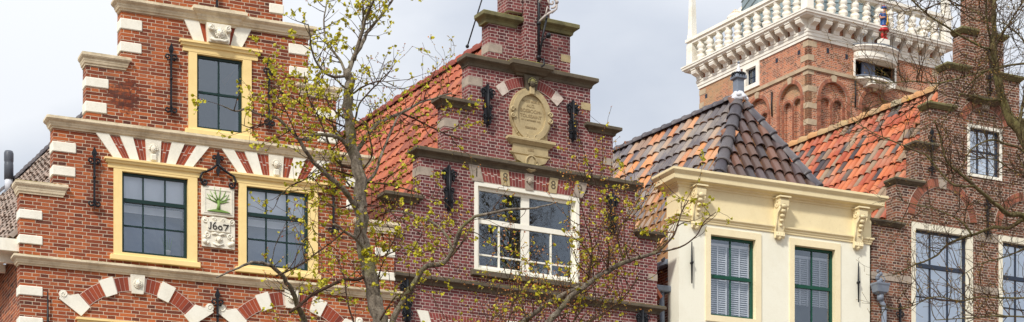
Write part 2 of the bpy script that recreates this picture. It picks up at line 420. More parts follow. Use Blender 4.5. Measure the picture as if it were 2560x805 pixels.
    def build(s, name, mats, parent=None, raw=False):
        me = s.mesh(name, mats)
        o = bpy.data.objects.new(name, me); C.objects.link(o)
        if parent: o.parent = parent
        return o
def thing(name, label, cat, loc=(0, 0, 0), rz=0, group=None):
    o = bpy.data.objects.new(name, None); C.objects.link(o)
    o.empty_display_size = .3
    o.location = loc; o.rotation_euler = (0, 0, rz); o['label'] = label; o['category'] = cat
    if group: o['group'] = group
    return o
def sub(o, parent):
    o.parent = parent; return o
def part(name, mat, parent, fn, label=None):
    mb = MB(); fn(mb); o = mb.build(name, mat, parent)
    if label: o['label'] = label
    return o
def boxpart(name, mat, parent, *a, ch=0, label=None):
    mb = MB(); mb.box(*a, ch=ch); o = mb.build(name, mat, parent)
    if label: o['label'] = label
    return o

# --------------------------------------------------------------- facade frames
class Facade:
    def __init__(s, x0, Y0, vp):
        s.th = math.atan(FPX / (vp - CXP)); s.c = math.cos(s.th); s.s = math.sin(s.th)
        s.Y0 = Y0; s.X0 = (x0 - CXP) / FPX * Y0
    def u(s, px):
        t = (px - CXP) / FPX
        return (t * s.Y0 - s.X0) / (s.c - t * s.s)
    def Y(s, u): return s.Y0 + u * s.s
    def pos(s): return (s.X0, s.Y0, 0)
F1 = Facade(50, 32, 12300)
F2 = Facade(985, 34.68, 9950)
F3 = Facade(1697, 37.7, 11800)
F4 = Facade(2180, F3.Y(F3.u(2180)) + .05, 10800)
FT = Facade(2020, 70, 9300)

# ------------------------------------------------------------------ setting
def sheet(name, x0, x1, y0, y1, z, mat, kind='structure'):
    mb = MB(); mb.add([(x0, y0, z), (x1, y0, z), (x1, y1, z), (x0, y1, z)], [(0, 1, 2, 3)])
    o = mb.build(name, mat); o['kind'] = kind; return o
sheet('ground', -900, 900, -900, 900, 0, 'paving')
o = MB(); o.box(-60, 60, 8, 14, -.2, .008); o = o.build('road', 'asphalt'); o['kind'] = 'structure'
for y in (7.8, 14.0):
    mb = MB(); mb.box(-60, 60, y, y + .2, -.2, .12, ch=.01); q = mb.build('kerb', 'pave2'); q['kind'] = 'structure'

# ------------------------------------------------------------------ shared builders
def tier_outline(tiers):
    """tiers: (x0, x1, ztop) bottom to top, starting at ground"""
    left = [(tiers[0][0], 0)]; right = [(tiers[0][1], 0)]
    for i, (a, b, z) in enumerate(tiers):
        if left[-1][0] != a: left.append((a, left[-1][1]))
        left.append((a, z))
        if right[-1][0] != b: right.append((b, right[-1][1]))
        right.append((b, z))
    return left + right[::-1]
def rect(x0, x1, z0, z1): return [(x0, z0), (x1, z0), (x1, z1), (x0, z1)]
def inset(q, g):
    """shrink a wedge quad"""
    c = Vector((sum(p[0] for p in q) / 4, sum(p[1] for p in q) / 4))
    out = []
    for p in q:
        d = Vector(p) - c; l = d.length
        out.append(tuple(c + d * ((l - g) / l)))
    return out
def wedge_set(quads, y0, y1, mb, mi=0, g=.005):
    for q in quads: mb.plate(inset(q, g), y0, y1, mi=mi)
def flat_arch_quad(c, fr, xa, xb, z0, z1):
    """top edge xa..xb, bottom edge drawn in toward c by fr"""
    return [(c + (xa - c) * fr, z0), (c + (xb - c) * fr, z0), (xb, z1), (xa, z1)]
def ring_quad(cx, cz, r0, r1, a0, a1):
    P = lambda r, a: (cx + r * math.sin(a), cz + r * math.cos(a))
    return [P(r0, a0), P(r0, a1), P(r1, a1), P(r1, a0)]
def brick_ring(name, parent, cx, cz, r0, r1, a0, a1, n, mat, mort='mortar', y=-.012, back=.02, skip=(), yd=.05):
    mb = MB()
    st = (a1 - a0) / n
    for i in range(n):
        a = a0 + st * (i + .5)
        if any(s0 < a < s1 for (s0, s1) in skip): continue
        qd = ring_quad(cx, cz, r0, r1, a - st / 2, a + st / 2)
        mb.plate(inset(qd, .0085), y, y + yd)
    k = max(8, n)
    out = [(cx + r1 * math.sin(a0 + (a1 - a0) * i / k), cz + r1 * math.cos(a0 + (a1 - a0) * i / k)) for i in range(k + 1)]
    inn = [(cx + r0 * math.sin(a0 + (a1 - a0) * i / k), cz + r0 * math.cos(a0 + (a1 - a0) * i / k)) for i in range(k + 1)]
    mb.plate(out + inn[::-1], y + .002, y + yd + .004, mi=1)
    return mb.build(name, [mat, mort], parent)

def fan2(m, xs, c_, fr, z0, z1, n):
    for (a, b) in xs:
        k = max(1, round((b - a) / n))
        for i in range(k):
            wa, wb = a + (b - a) * i / k, a + (b - a) * (i + 1) / k
            sp = .5 if i % 2 else .62
            zm = z0 + (z1 - z0) * sp
            m.plate(inset([flat_arch_quad(c_, fr, wa, wb, z0, z1)[0], flat_arch_quad(c_, fr, wa, wb, z0, z1)[1],
                           (c_ + (wb - c_) * (fr + (1 - fr) * sp), zm), (c_ + (wa - c_) * (fr + (1 - fr) * sp), zm)], .0075), -.012, .04)
            m.plate(inset([(c_ + (wa - c_) * (fr + (1 - fr) * sp), zm), (c_ + (wb - c_) * (fr + (1 - fr) * sp), zm), (wb, z1), (wa, z1)], .0075), -.012, .04)
    a, b = xs[0][0], xs[-1][1]
    m.plate(flat_arch_quad(c_, fr, a, b, z0, z1), -.0105, .05, mi=1)

def window(parent, x0, x1, z0, z1, fr, frame_mat, sash_mat, cols, rails, y=0.0, depth=.14, jamb=None, label=None, sash=.045, lintel=None, sill=None,
           bars=.022, interior='dark', curtain=None, frame_y=-.03, thick=(None,), vbars=None, pane_mat='glass'):
    """frame outer x0..x1,z0..z1, border fr. rails: list of (z, half_thickness) horizontal members"""
    l, r, b, t = fr
    mb = MB()
    mb.plate(rect(x0, x1, z0, z1), frame_y, depth + .02, holes=[rect(x0 + l, x1 - r, z0 + b, z1 - t)])
    wd = mb.build('window', frame_mat, parent)
    if label: wd['label'] = label
    gx0, gx1, gz0, gz1 = x0 + l, x1 - r, z0 + b, z1 - t
    mb = MB(); e = .003
    mb.plate(rect(gx0 + e, gx1 - e, gz0 + e, gz1 - e), depth - .05, depth, holes=[rect(gx0 + sash, gx1 - sash, gz0 + sash, gz1 - sash)])
    for (z, h) in rails:
        mb.box(gx0 + sash, gx1 - sash, depth - (.055 if h > .02 else .04), depth - .004, z - h, z + h)
    xs = vbars if vbars is not None else [gx0 + (gx1 - gx0) * i / cols for i in range(1, cols)]
    for vb in xs:
        if isinstance(vb, tuple): x, h, za, zb = vb
        else: x, h, za, zb = vb, bars / 2, gz0 + sash, gz1 - sash
        mb.box(x - h, x + h, depth - .043, depth - .006, za, zb)
    mb.build('sash', sash_mat, wd)
    part('pane', pane_mat, wd, lambda m: m.add([(gx0 + .01, depth - .02, gz0 + .01), (gx1 - .01, depth - .02, gz0 + .01), (gx1 - .01, depth - .02, gz1 - .01), (gx0 + .01, depth - .02, gz1 - .01)], [(0, 1, 2, 3)]))
    # dark room behind the glass
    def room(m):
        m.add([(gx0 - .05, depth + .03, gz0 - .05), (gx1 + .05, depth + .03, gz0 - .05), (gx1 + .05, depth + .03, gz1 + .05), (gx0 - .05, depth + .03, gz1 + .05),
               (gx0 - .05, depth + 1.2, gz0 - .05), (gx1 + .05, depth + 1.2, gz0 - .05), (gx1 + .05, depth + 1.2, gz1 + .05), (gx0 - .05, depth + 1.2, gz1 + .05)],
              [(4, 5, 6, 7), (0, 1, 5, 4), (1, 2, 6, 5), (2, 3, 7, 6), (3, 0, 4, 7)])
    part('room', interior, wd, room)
    if lintel:
        a, bb, c, d, pr = lintel
        part('lintel', frame_mat, wd, lambda m: m.cornice(a, bb, c, d, pr, .02, prof=[(-.2, 0), (.35, 0), (.4, .45), (.7, .5), (.8, .72), (1, .76), (1, .96), (.6, 1.04), (-.2, 1.06)]))
    if sill:
        a, bb, c, d, pr, sm = sill
        part('sill', sm, wd, lambda m: m.box(a, bb, -pr, .02, c, d, ch=.008))
    wd['gz'] = 0
    del wd['gz']
    return wd, (gx0, gx1, gz0, gz1, depth)

def scroll(mb, cx, cz, y, r, turns, start, sgn, rad, n=16, mi=0):
    pts = []
    for i in range(n + 1):
        t = i / n; a = start + sgn * turns * 2 * PI * t; rr = r * (1 - .78 * t)
        pts.append((cx + rr * math.cos(a), y, cz + rr * math.sin(a)))
    mb.tube(pts, rad, 5, mi)
def spear(mb, x, z, w_, h, y0, y1):
    mb.plate([(x - w_ * .25, z), (x + w_ * .25, z), (x + w_ * .5, z + h * .35), (x, z + h), (x - w_ * .5, z + h * .35)], y0, y1)
def anchor_spear(parent, x, z0, z1, low=True):
    """long bar anchor with a spear tip, and curled flukes at both ends"""
    mb = MB()
    mb.box(x - .016, x + .016, -.085, -.045, z0 + (.1 if low else 0), z1 - .12)
    spear(mb, x, z1 - .17, .09, .17, -.085, -.05)
    for sg in (-1, 1):
        for (zc) in ([z1 - .24] + ([z0 + .12] if low else [])):
            scroll(mb, x + sg * .062, zc, -.067, .052, 1.0, PI if sg > 0 else 0, -sg if zc > (z0 + z1) / 2 else sg, .015)
            mb.tube([(x, -.067, zc - .02), (x + sg * .03, -.067, zc - .045), (x + sg * .07, -.067, zc - .052)], .014, 5)
    if low: mb.plate([(x - .04, z0 + .14), (x - .012, z0 + .12), (x, z0), (x + .012, z0 + .12), (x + .04, z0 + .14), (x, z0 + .2)], -.085, -.05)
    mb.ball((x, -.075, (z0 + z1) / 2 + .02), .03)
    mb.box(x - .012, x + .012, -.06, .02, (z0 + z1) / 2, (z0 + z1) / 2 + .03)
    return mb.build('wall_anchor', 'iron', parent)
def anchor_lily(parent, x, z0, z1, mat='iron'):
    """broad lily-headed anchor with scrolled foot"""
    mb = MB(); h = z1 - z0; y0, y1 = -.085, -.045
    w_ = .15 * h / .76
    pts = [(0, 1.0), (.25, .93), (.18, .86), (.55, .92), (.95, .86), (1.05, .74), (.8, .66), (.5, .7), (.55, .78), (.36, .76), (.3, .62), (.22, .52), (.45, .48), (.72, .5), (.78, .42), (.5, .38), (.62, .3), (.5, .22), (.62, .14), (.4, .08), (.2, .1), (0, 0)]
    poly = [(x + w_ * a, z0 + h * b) for a, b in [(min(a, .3) + max(a - .3, 0) * .6, b) for a, b in pts]] + [(x - w_ * a, z0 + h * b) for a, b in [(min(a, .3) + max(a - .3, 0) * .6, b) for a, b in pts][1:-1][::-1]]
    holes = []
    mb.plate(poly, y0, y1, holes=holes)
    mb.tube([(x, y0 - .01, z0 + .04), (x, y0 - .012, z1 - .04)], .02, 6)
    for sg in (-1, 1):
        scroll(mb, x + sg * w_ * .66, z0 + h * .8, y0 - .004, w_ * .38, 1.2, PI if sg > 0 else 0, -sg, .013)
        scroll(mb, x + sg * w_ * .44, z0 + h * .26, y0 - .004, w_ * .3, 1.2, PI if sg > 0 else 0, sg, .012)
        scroll(mb, x + sg * w_ * .4, z0 + h * .47, y0 - .004, w_ * .26, 1.1, PI if sg > 0 else 0, -sg, .012)
    mb.box(x - .02, x + .02, y1 - .01, .02, z0 + h * .5, z0 + h * .54)
    return mb.build('wall_anchor', mat, parent)
def anchor_bar(parent, x, z0, z1):
    mb = MB(); mb.tube([(x, -.05, z0), (x, -.05, (z0 + z1) / 2), (x, -.05, z1)], [.012, .022, .01], 6)
    mb.ball((x, -.06, (z0 + z1) / 2), .034)
    mb.box(x - .012, x + .012, -.05, .02, (z0 + z1) / 2 - .015, (z0 + z1) / 2 + .015)
    return mb.build('wall_anchor', 'iron', parent)
def face_relief(mb, x, z, r, y, mane=False, mi=0):
    """small carved head"""
    mb.ball((x, y, z), r, .82, .7, 1.05, 12, 9, mi)
    mb.ball((x, y - r * .72, z - r * .1), r * .16, 1, 1.2, 1.6, 8, 6, mi)
    for sg in (-1, 1):
        mb.ball((x + sg * r * .32, y - r * .6, z + r * .16), r * .15, 1.2, .7, .8, 8, 6, mi)
        mb.ball((x + sg * r * .42, y - r * .45, z - r * .25), r * .24, 1, .8, 1, 8, 6, mi)
    mb.box(x - r * .26, x + r * .26, y - r * .68, y - r * .4, z - r * .52, z - r * .42, mi)
    for k in range(14 if mane else 9):
        a = 2 * PI * k / 14 if mane else PI * k / 8
        mb.ball((x + r * 1.05 * math.cos(a), y, z + r * (1.15 if not mane else 1.05) * math.sin(a)), r * .3, 1, .9, 1, 8, 5, mi)

def pantile_roof(name, mat, parent, O, S, T, ns, nt_, wd, ht, keep=None, amp=.032, lift=.035, jit=.004, seed=1, flip=False):
    """O origin on the eave-top... rows run down T from O, columns along S (unit vectors)"""
    rnd = random.Random(seed)
    O, S, T = Vector(O), Vector(S).normalized(), Vector(T).normalized()
    Nn = S.cross(T).normalized()
    if Nn.z < 0: Nn = -Nn
    mb = MB()
    prof = [(-.02, -1.5), (.05, -.5), (.12, .25), (.24, .8), (.38, 1), (.52, .85), (.66, .4), (.76, -.3), (.82, -1.2), (.9, -1.6), (.98, -1.5)]
    if flip: prof = [(1 - a, b) for a, b in prof][::-1]
    for i in range(ns):
        for j in range(nt_):
            s0, t0 = i * wd, j * ht
            if keep and not keep(s0 + wd / 2, t0 + ht / 2): continue
            js, jt, jn, rot = rnd.gauss(0, jit), rnd.gauss(0, jit), abs(rnd.gauss(0, jit * 1.2)), rnd.gauss(0, .012)
            v = []
            for (tt, extra) in ((0, 0), (1.1, lift), (1.1, lift - .022)):
                for (a, h) in prof:
                    wob = .006 * math.sin(a * 3.1) * 0
                    curve = (-.028 * math.cos((a - .2) * PI * 1.3) if tt else 0)
                    p = O + S * (s0 + a * wd + js + rot * tt * ht) + T * (t0 + tt * ht + jt + curve * .6) + Nn * (amp * h + extra + jn)
                    v.append(p)
            n = len(prof); F = []
            for k in range(n - 1):
                F.append((k, k + 1, n + k + 1, n + k)); F.append((n + k, n + k + 1, 2 * n + k + 1, 2 * n + k))
            mb.add(v, F, 0, False)
            for q in range(-len(F), 0):
                mb.sm[q] = True
    me = bpy.data.meshes.new(name); me.from_pydata(mb.v, [], mb.f); me.materials.append(M[mat])
    me.polygons.foreach_set('use_smooth', mb.sm); me.update()
    try: me.set_sharp_from_angle(angle=R(50))
    except Exception: pass
    o = bpy.data.objects.new(name, me); C.objects.link(o); o.parent = parent
    return o
def ridge_run(name, mat, parent, A, B, r, seg, upv=(0, 0, 1), seed=2, over=.02):
    """overlapping half-round caps from A (high/near) to B"""
    rnd = random.Random(seed)
    A, B = Vector(A), Vector(B); d = (B - A); Ln = d.length; d.normalize()
    up = Vector(upv); up = (up - d * up.dot(d)).normalized(); sd = d.cross(up)
    n = max(1, round(Ln / seg)); seg = Ln / n
    mb = MB(); K = 8
    for i in range(n):
        a0, a1 = i * seg - .02, (i + 1) * seg + .03
        ra, rb = r * .9, r * 1.08
        jj = Vector([rnd.gauss(0, .004) for _ in range(3)])
        v = []
        for (t, rr) in ((a0, ra), (a1 - .06, rb * .99), (a1 - .055, rb * 1.1), (a1, rb * 1.1), (a1, rb * .93)):
            for k in range(K + 1):
                an = PI * k / K * 1.1 - PI * .05
                v.append(A + d * t + sd * rr * math.cos(an) + up * (rr * math.sin(an) - r * .35) + jj)
        F = []
        for q in range(4):
            for k in range(K): F.append((q * (K + 1) + k, q * (K + 1) + k + 1, (q + 1) * (K + 1) + k + 1, (q + 1) * (K + 1) + k))
        mb.add(v, F, 0, True)
    return mb.build(name, mat, parent)
def slab(name, mat, parent, pts, th=.12):
    """thick sheet through 3-D corner points (under the tiles)"""
    P = [Vector(p) for p in pts]; n = (P[1] - P[0]).cross(P[2] - P[0]).normalized()
    if n.z < 0: n = -n
    k = len(P); v = P + [p - n * th for p in P]
    mb = MB(); mb.add(v, [tuple(range(k)), tuple(reversed(range(k, 2 * k)))] + [(i, (i + 1) % k, k + (i + 1) % k, k + i) for i in range(k)])
    return mb.build(name, mat, parent)
def text_mesh(name, s, size, mat, parent, x, z, y, ext=.006, track=1.0, align='CENTER'):
    cu = bpy.data.curves.new(name, 'FONT'); cu.body = s; cu.size = size; cu.extrude = ext; cu.align_x = align; cu.align_y = 'CENTER'; cu.space_character = track
    ob = bpy.data.objects.new(name, cu); C.objects.link(ob)
    dg = bpy.context.evaluated_depsgraph_get(); dg.update()
    me = bpy.data.meshes.new_from_object(ob.evaluated_get(dg))
    bpy.data.objects.remove(ob)
    for v in me.vertices:
        a, b, c = v.co; v.co = (x + a, y - c, z + b)
    me.materials.clear(); me.materials.append(M[mat])
    o = bpy.data.objects.new(name, me); C.objects.link(o); o.parent = parent
    return o
# perpendicular/backward directions in a facade's local frame
def back_dir(F, vpx):
    d = Vector((vpx - CXP, FPX, 0)).normalized()     # horizontal world direction whose image runs to vpx
    return Vector((d.x * F.c + d.y * F.s, -d.x * F.s + d.y * F.c, 0))

# ================================================================== HOUSE 1 : 1607 gable
h1 = thing('stepped_gable_house', 'orange red brick stepped gable house with yellow window frames, white quoins and the year 1607', 'house', F1.pos(), F1.th)
W6 = 6.51; cc = 3.27
tiers1 = [(0, 6.51, 10.6), (.54, 5.98, 11.72), (1.08, 5.43, 12.85), (1.66, 4.92, 13.82), (2.08, 4.46, 14.9), (2.65, 3.87, 15.9)]
holes1 = [rect(2.84, 3.86, 11.92, 13.26), rect(1.58, 2.92, 9.68, 11.12), rect(3.73, 5.0, 9.68, 11.12), rect(1.1, 2.8, 6.6, 8.5), rect(3.75, 5.45, 6.6, 8.5)]
part('wall', 'brick1', h1, lambda m: m.plate(tier_outline(tiers1), 0, .28, holes=holes1))
boxpart('side_wall', 'brick1', h1, .06, .3, .28, 11, 0, 9.75)
boxpart('side_wall', 'brick1', h1, 6.2, 6.44, .28, 11, 0, 9.75)
boxpart('back_wall', 'brick1', h1, .3, 6.2, 10.8, 11, 0, 9.75)
# cornices and step caps
cprof = [(-.2, 0), (.22, 0), (.26, .14), (.42, .18), (.5, .34), (.56, .38), (.62, .52), (.9, .66), (.94, .72), (1, .74), (1, .94), (.9, 1), (-.2, 1.06)]
part('cornice', 'band', h1, lambda m: m.cornice(0, 6.51, 9.36, 9.52, .12, .2, cprof))
part('cornice', 'band', h1, lambda m: m.cornice(.54, 5.98, 11.66, 11.84, .13, .2, cprof))
part('cornice', 'band', h1, lambda m: (m.cornice(1.66, 4.92, 13.76, 13.95, .13, .2, cprof), m.cornice(3.04, 3.58, 13.74, 13.99, .2, .1, cprof)))
for (a, b, z) in [(0, .68, 10.73), (5.83, 6.51, 10.73), (1.08, 1.72, 12.97), (4.79, 5.43, 12.97), (2.08, 2.75, 15.0), (3.8, 4.46, 15.0)]:
    part('step_cap', 'band', h1, lambda m: m.cornice(a, b, z - .2, z, .09, .26, cprof))
part('step_cap', 'band', h1, lambda m: m.cornice(2.65, 3.87, 15.8, 16.0, .11, .26, cprof))
# quoins
qz = {0: [(10.11, 10.285), (9.70, 9.87), (8.86, 9.04), (8.35, 8.53), (7.85, 8.03), (7.35, 7.53), (6.85, 7.03), (6.35, 6.53)], 1: [(11.27, 11.46), (10.88, 11.06)], 2: [(12.41, 12.59), (11.99, 12.19)], 3: [(13.45, 13.65), (13.07, 13.26)], 4: [(14.1, 14.29), (14.55, 14.73)]}
rq = random.Random(5)
for i, l in qz.items():
    a, b, _ = tiers1[i]
    for (z0, z1) in l:
        wq = .385 + rq.uniform(-.02, .02) if i < 4 else .27
        boxpart('quoin', 'quoin', h1, a - .02, a + wq - .03, -.02, .24, z0 + .01, z1 - .012, ch=.012)
        boxpart('quoin', 'quoin', h1, b - wq + .03, b + .02, -.02, .24, z0 + .01, z1 - .012, ch=.012)
# windows
_, g = window(h1, 2.80, 3.90, 11.88, 13.30, (.145, .155, .09, .08), 'yellow', 'green', 2, [(12.6, .018)], depth=.09, label='small yellow framed attic window of four panes',
              lintel=(2.74, 3.97, 13.24, 13.42, .1), sill=(2.74, 3.96, 11.84, 11.93, .07, 'yellow'))
W = []
for xo, lab in ((0, 'left yellow framed window beside the 1607 tablet'), (2.14, 'right yellow framed window beside the 1607 tablet')):
    wdw, g = window(h1, 1.53 + xo, 2.95 + xo, 9.63, 11.15, (.14, .16, .1, .07), 'yellow', 'green', 3, [(10.62, .03), (10.2, .011)], depth=.09, label=lab,
                    lintel=(1.47 + xo, 3.0 + xo, 11.12, 11.28, .1), sill=(1.47 + xo, 3.0 + xo, 9.59, 9.68, .07, 'yellow'))
    gx0, gx1, gz0, gz1, dp = g
    boxpart('blind', 'film', wdw, gx0 + .04, gx1 - .04, dp + .05, dp + .06, 10.68, gz1 - .01)
    boxpart('blind', 'film', wdw, gx0 + .04, gx1 - .04, dp + .12, dp + .125, 10.46, 10.58)
    boxpart('board', 'board', wdw, gx0 + .02, gx1 - .02, dp + .3, dp + .32, gz0, 10.5)
    part('flower_pot', ['pot', 'plant'], wdw, lambda m: (m.lathe([(.04, 0), (.055, .1), (.06, .11), (.05, .115)], gx0 + .82, dp + .1, gz0 + .04, 10),
                                                        [m.tube([(gx0 + .82 + d * .02, dp + .1, gz0 + .14), (gx0 + .82 + d * .035, dp + .1, gz0 + .3 + .03 * (d % 2)), (gx0 + .82 + d * .05, dp + .1, gz0 + .4)], [.012, .01, .002], 5, mi=1) for d in (-2, -1, 0, 1, 2)]))
for xo in (0, 2.65):
    window(h1, 1.05 + xo, 2.85 + xo, 6.55, 8.55, (.13, .13, .12, .12), 'yellow', 'green', 3, [(7.9, .03), (7.3, .011)], lintel=(1.0 + xo, 2.9 + xo, 8.42, 8.575, .1))
# flat arches of stone and brick over the two windows
for xo in (0, 2.14):
    c0 = 2.205 + xo
    def fa(m):
        for a, b in ((1.45, 1.63), (1.85, 2.06), (2.33, 2.51), (2.73, 2.94)): fan2(m, [(a + xo, b + xo)], c0, .70, 11.3, 11.655, .062)
    part('flat_arch', ['vous1', 'mortar'], h1, fa)
    for a, b in ((1.23, 1.45), (1.63, 1.85), (2.51, 2.73), (2.94, 3.16)):
        part('voussoir', 'quoin', h1, lambda m: m.plate(flat_arch_quad(c0, .70, a + xo, b + xo, 11.29, 11.665), -.035, .03))
    def ks(m):
        m.plate(flat_arch_quad(c0, .85, 2.06 + xo, 2.33 + xo, 11.29, 11.66), -.04, .03)
        face_relief(m, 2.195 + xo, 11.5, .062, -.05)
        m.box(2.14 + xo, 2.25 + xo, -.075, -.03, 11.3, 11.42, ch=.02)
    part('keystone', 'carve', h1, ks, 'keystone carved with a human head')
# top window: splayed stones, brick fans, carved lion
c0 = 3.3
for a, b in ((2.72, 2.98), (3.62, 3.9)):
    part('voussoir', 'quoin', h1, lambda m: m.plate(flat_arch_quad(c0, .72, a, b, 13.44, 13.77) if a > 3 else flat_arch_quad(c0, .72, a, b, 13.44, 13.77), -.03, .03))
for a, b in ((2.98, 3.14), (3.46, 3.62)):
    def fb(m):
        for i in range(3):
            wa, wb = a + (b - a) * i / 3, a + (b - a) * (i + 1) / 3
            m.plate(inset(flat_arch_quad(c0, .8, wa, wb, 13.43, 13.76), .004), -.012, .04)
        m.plate(flat_arch_quad(c0, .8, a, b, 13.43, 13.76), -.006, .05, mi=1)
    part('flat_arch', ['vous1', 'mortar'], h1, fb)
def lion(m):
    m.plate([(3.12, 13.42), (3.48, 13.42), (3.51, 13.74), (3.09, 13.74)], -.13, .03)
    face_relief(m, 3.3, 13.57, .07, -.17, mane=True)
    for sg in (-1, 1):
        m.ball((3.3 + sg * .15, -.17, 13.64), .055, 1, .8, 1)
        scroll(m, 3.3 + sg * .15, 13.64, -.21, .05, 1.3, PI / 2, sg, .012)
    m.tube([(3.15, -.15, 13.47), (3.22, -.17, 13.44), (3.3, -.16, 13.455), (3.38, -.17, 13.44), (3.45, -.15, 13.47)], .025, 6)
part('keystone', 'carve', h1, lion, 'keystone carved with a lion head between two scrolls')
# relieving arches below
for cx_ in (1.93, 4.61):
    cz_, r0, r1 = 7.93, 1.15, 1.43
    A = R(49)
    st = [(-A - .01, -R(32)), (-R(16.5), -R(6)), ]
    stones = [(-.36, -.22), (.22, .36)]
    brick_ring('relieving_arch', h1, cx_, cz_, r0 + .02, r1 - .02, -A, A, 30, 'vous1', skip=((-.47, -.30), (.30, .47), (-.095, .095), (-A, -.78), (.78, A)))
    for a0, a1 in ((-.47, -.30), (.30, .47)):
        part('voussoir', 'quoin', h1, lambda m: m.plate(ring_quad(cx_, cz_, r0, r1 + .01, a0, a1), -.035, .03))
    def k2(m):
        m.plate(ring_quad(cx_, cz_, r0 - .02, r1 + .02, -.085, .085), -.045, .03)
        face_relief(m, cx_, cz_ + 1.29, .06, -.055, mane=True)
    part('keystone', 'carve', h1, k2, 'small keystone carved with a lion mask')
    for sg in (-1, 1):
        def sp_(m):
            q = ring_quad(cx_, cz_, r0, r1, sg * .76, sg * .93)
            ex = (cx_ + sg * 1.27, 8.93)
            pts = [q[0], q[3], (cx_ + sg * 1.12, cz_ + 1.0), ex, (cx_ + sg * 1.30, 8.86), q[2] if 0 else (cx_ + sg * (r0 + .02) * math.sin(.93), cz_ + (r0 - .02) * math.cos(.93))]
            m.plate(pts, -.035, .03)
            m.lathe([(.065, 0), (.065, .05)], 0, 0, 0, 12) if 0 else None
            n = 12
            m.plate([(cx_ + sg * 1.235 + .07 * math.cos(2 * PI * i / n), 8.94 + .07 * math.sin(2 * PI * i / n)) for i in range(n)], -.038, .03)
            scroll(m, cx_ + sg * 1.235, 8.94, -.04, .052, 1.2, 0, sg, .008)
        part('springer', 'quoin', h1, sp_)
# tablets
def tab1(m):
    m.box(3.02, 3.59, -.05, .02, 10.50, 11.0, ch=.01)
    m.plate(rect(3.06, 3.55, 10.54, 10.96), -.058, -.04, holes=[rect(3.085, 3.525, 10.56, 10.935)])
t1 = part('tree_tablet', 'carve', h1, tab1, 'white stone panel with a painted green tree in relief')
def greentree(m):
    y = -.055; X, Z = 3.315, 10.58
    m.plate([(X - .2, Z - .01), (X + .2, Z - .015), (X + .15, Z + .005), (X + .07, Z + .022), (X - .05, Z + .03), (X - .15, Z + .008)], y - .02, y + .01)
    m.tube([(X - .01, y, Z + .03), (X, y, Z + .1), (X - .01, y, Z + .18)], [.034, .024, .024], 8)
    rr = random.Random(3)
    for a, l in ((-66, .22), (-40, .23), (-16, .27), (8, .27), (32, .25), (56, .22), (76, .17)):
        a = R(a); p0 = Vector((X - .005 + .02 * math.sin(a), y, Z + .16 + .02 * math.cos(a * 2))); p1 = p0 + Vector((math.sin(a) * l * .55, 0, math.cos(a) * l * .4)); p2 = p1 + Vector((math.sin(a) * l * .35, 0, l * .45))
        m.tube([p0, p1, p2], [.015, .009, .004], 6)
        p3 = p1 + Vector((math.sin(a) * l * .45, 0, l * .14)); m.tube([p1, p3], [.007, .003], 6)
part('green_tree_relief', 'gleaf', t1, greentree)
def tab2(m):
    m.plate([(3.03, 9.97), (3.6, 9.96), (3.6, 10.44), (3.56, 10.475), (3.5, 10.46), (3.42, 10.485), (3.2, 10.485), (3.12, 10.46), (3.05, 10.48), (3.02, 10.44)], -.045, .02)
    m.box(3.115, 3.51, -.066, -.04, 10.235, 10.40)
    for sg in (-1, 1):
        scroll(m, 3.315 + sg * .235, 10.41, -.05, .05, 1.3, PI / 2, sg, .016)
        scroll(m, 3.315 + sg * .2, 10.17, -.05, .05, 1.3, -PI / 2, -sg, .016)
        m.ball((3.315 + sg * .24, -.05, 10.05), .045); m.ball((3.315 + sg * .19, -.05, 10.03), .035); m.ball((3.315 + sg * .245, -.05, 10.12), .03)
        m.tube([(3.315 + sg * .12, -.05, 10.19), (3.315 + sg * .06, -.06, 10.2), (3.315, -.055, 10.17)], .02, 6)
        scroll(m, 3.315 + sg * .07, 10.44, -.05, .035, 1.2, PI, sg, .013)
    face_relief(m, 3.315, 10.1, .045, -.06)
    m.tube([(3.22, -.05, 10.03), (3.3, -.055, 9.995), (3.4, -.05, 10.03)], .018, 6)
t2 = part('date_tablet', 'carve', h1, tab2, 'carved white stone cartouche with the year 1607')
def d1607(m):
    y, r = -.072, .0095
    z = 10.32
    m.tube([(3.135, y, z - .035), (3.145, y, z - .055), (3.165, y, z - .05), (3.172, y, z), (3.174, y, z + .06), (3.155, y, z + .045)], [.006, .009, .009, r, r, .005], 6)
    c6 = [(3.262, z + .068), (3.235, z + .05), (3.212, z + .005), (3.215, z - .035), (3.24, z - .055), (3.268, z - .04), (3.275, z - .012), (3.255, z + .008), (3.225, z - .003)]
    m.tube([(a, y, b) for a, b in c6], [.005] + [r] * 7 + [.006], 6)
    m.tube([(3.335 + .032 * math.cos(a), y, z - .022 + .033 * math.sin(a)) for a in [2 * PI * i / 14 for i in range(15)]], r * .95, 6)
    m.tube([(3.39, y, z + .02), (3.398, y, z + .04), (3.44, y, z + .032), (3.482, y, z + .042), (3.45, y, z - .01), (3.418, y, z - .062)], [.005, r, r, r, r, .006], 6)
part('year_number', 'ink', t2, d1607)
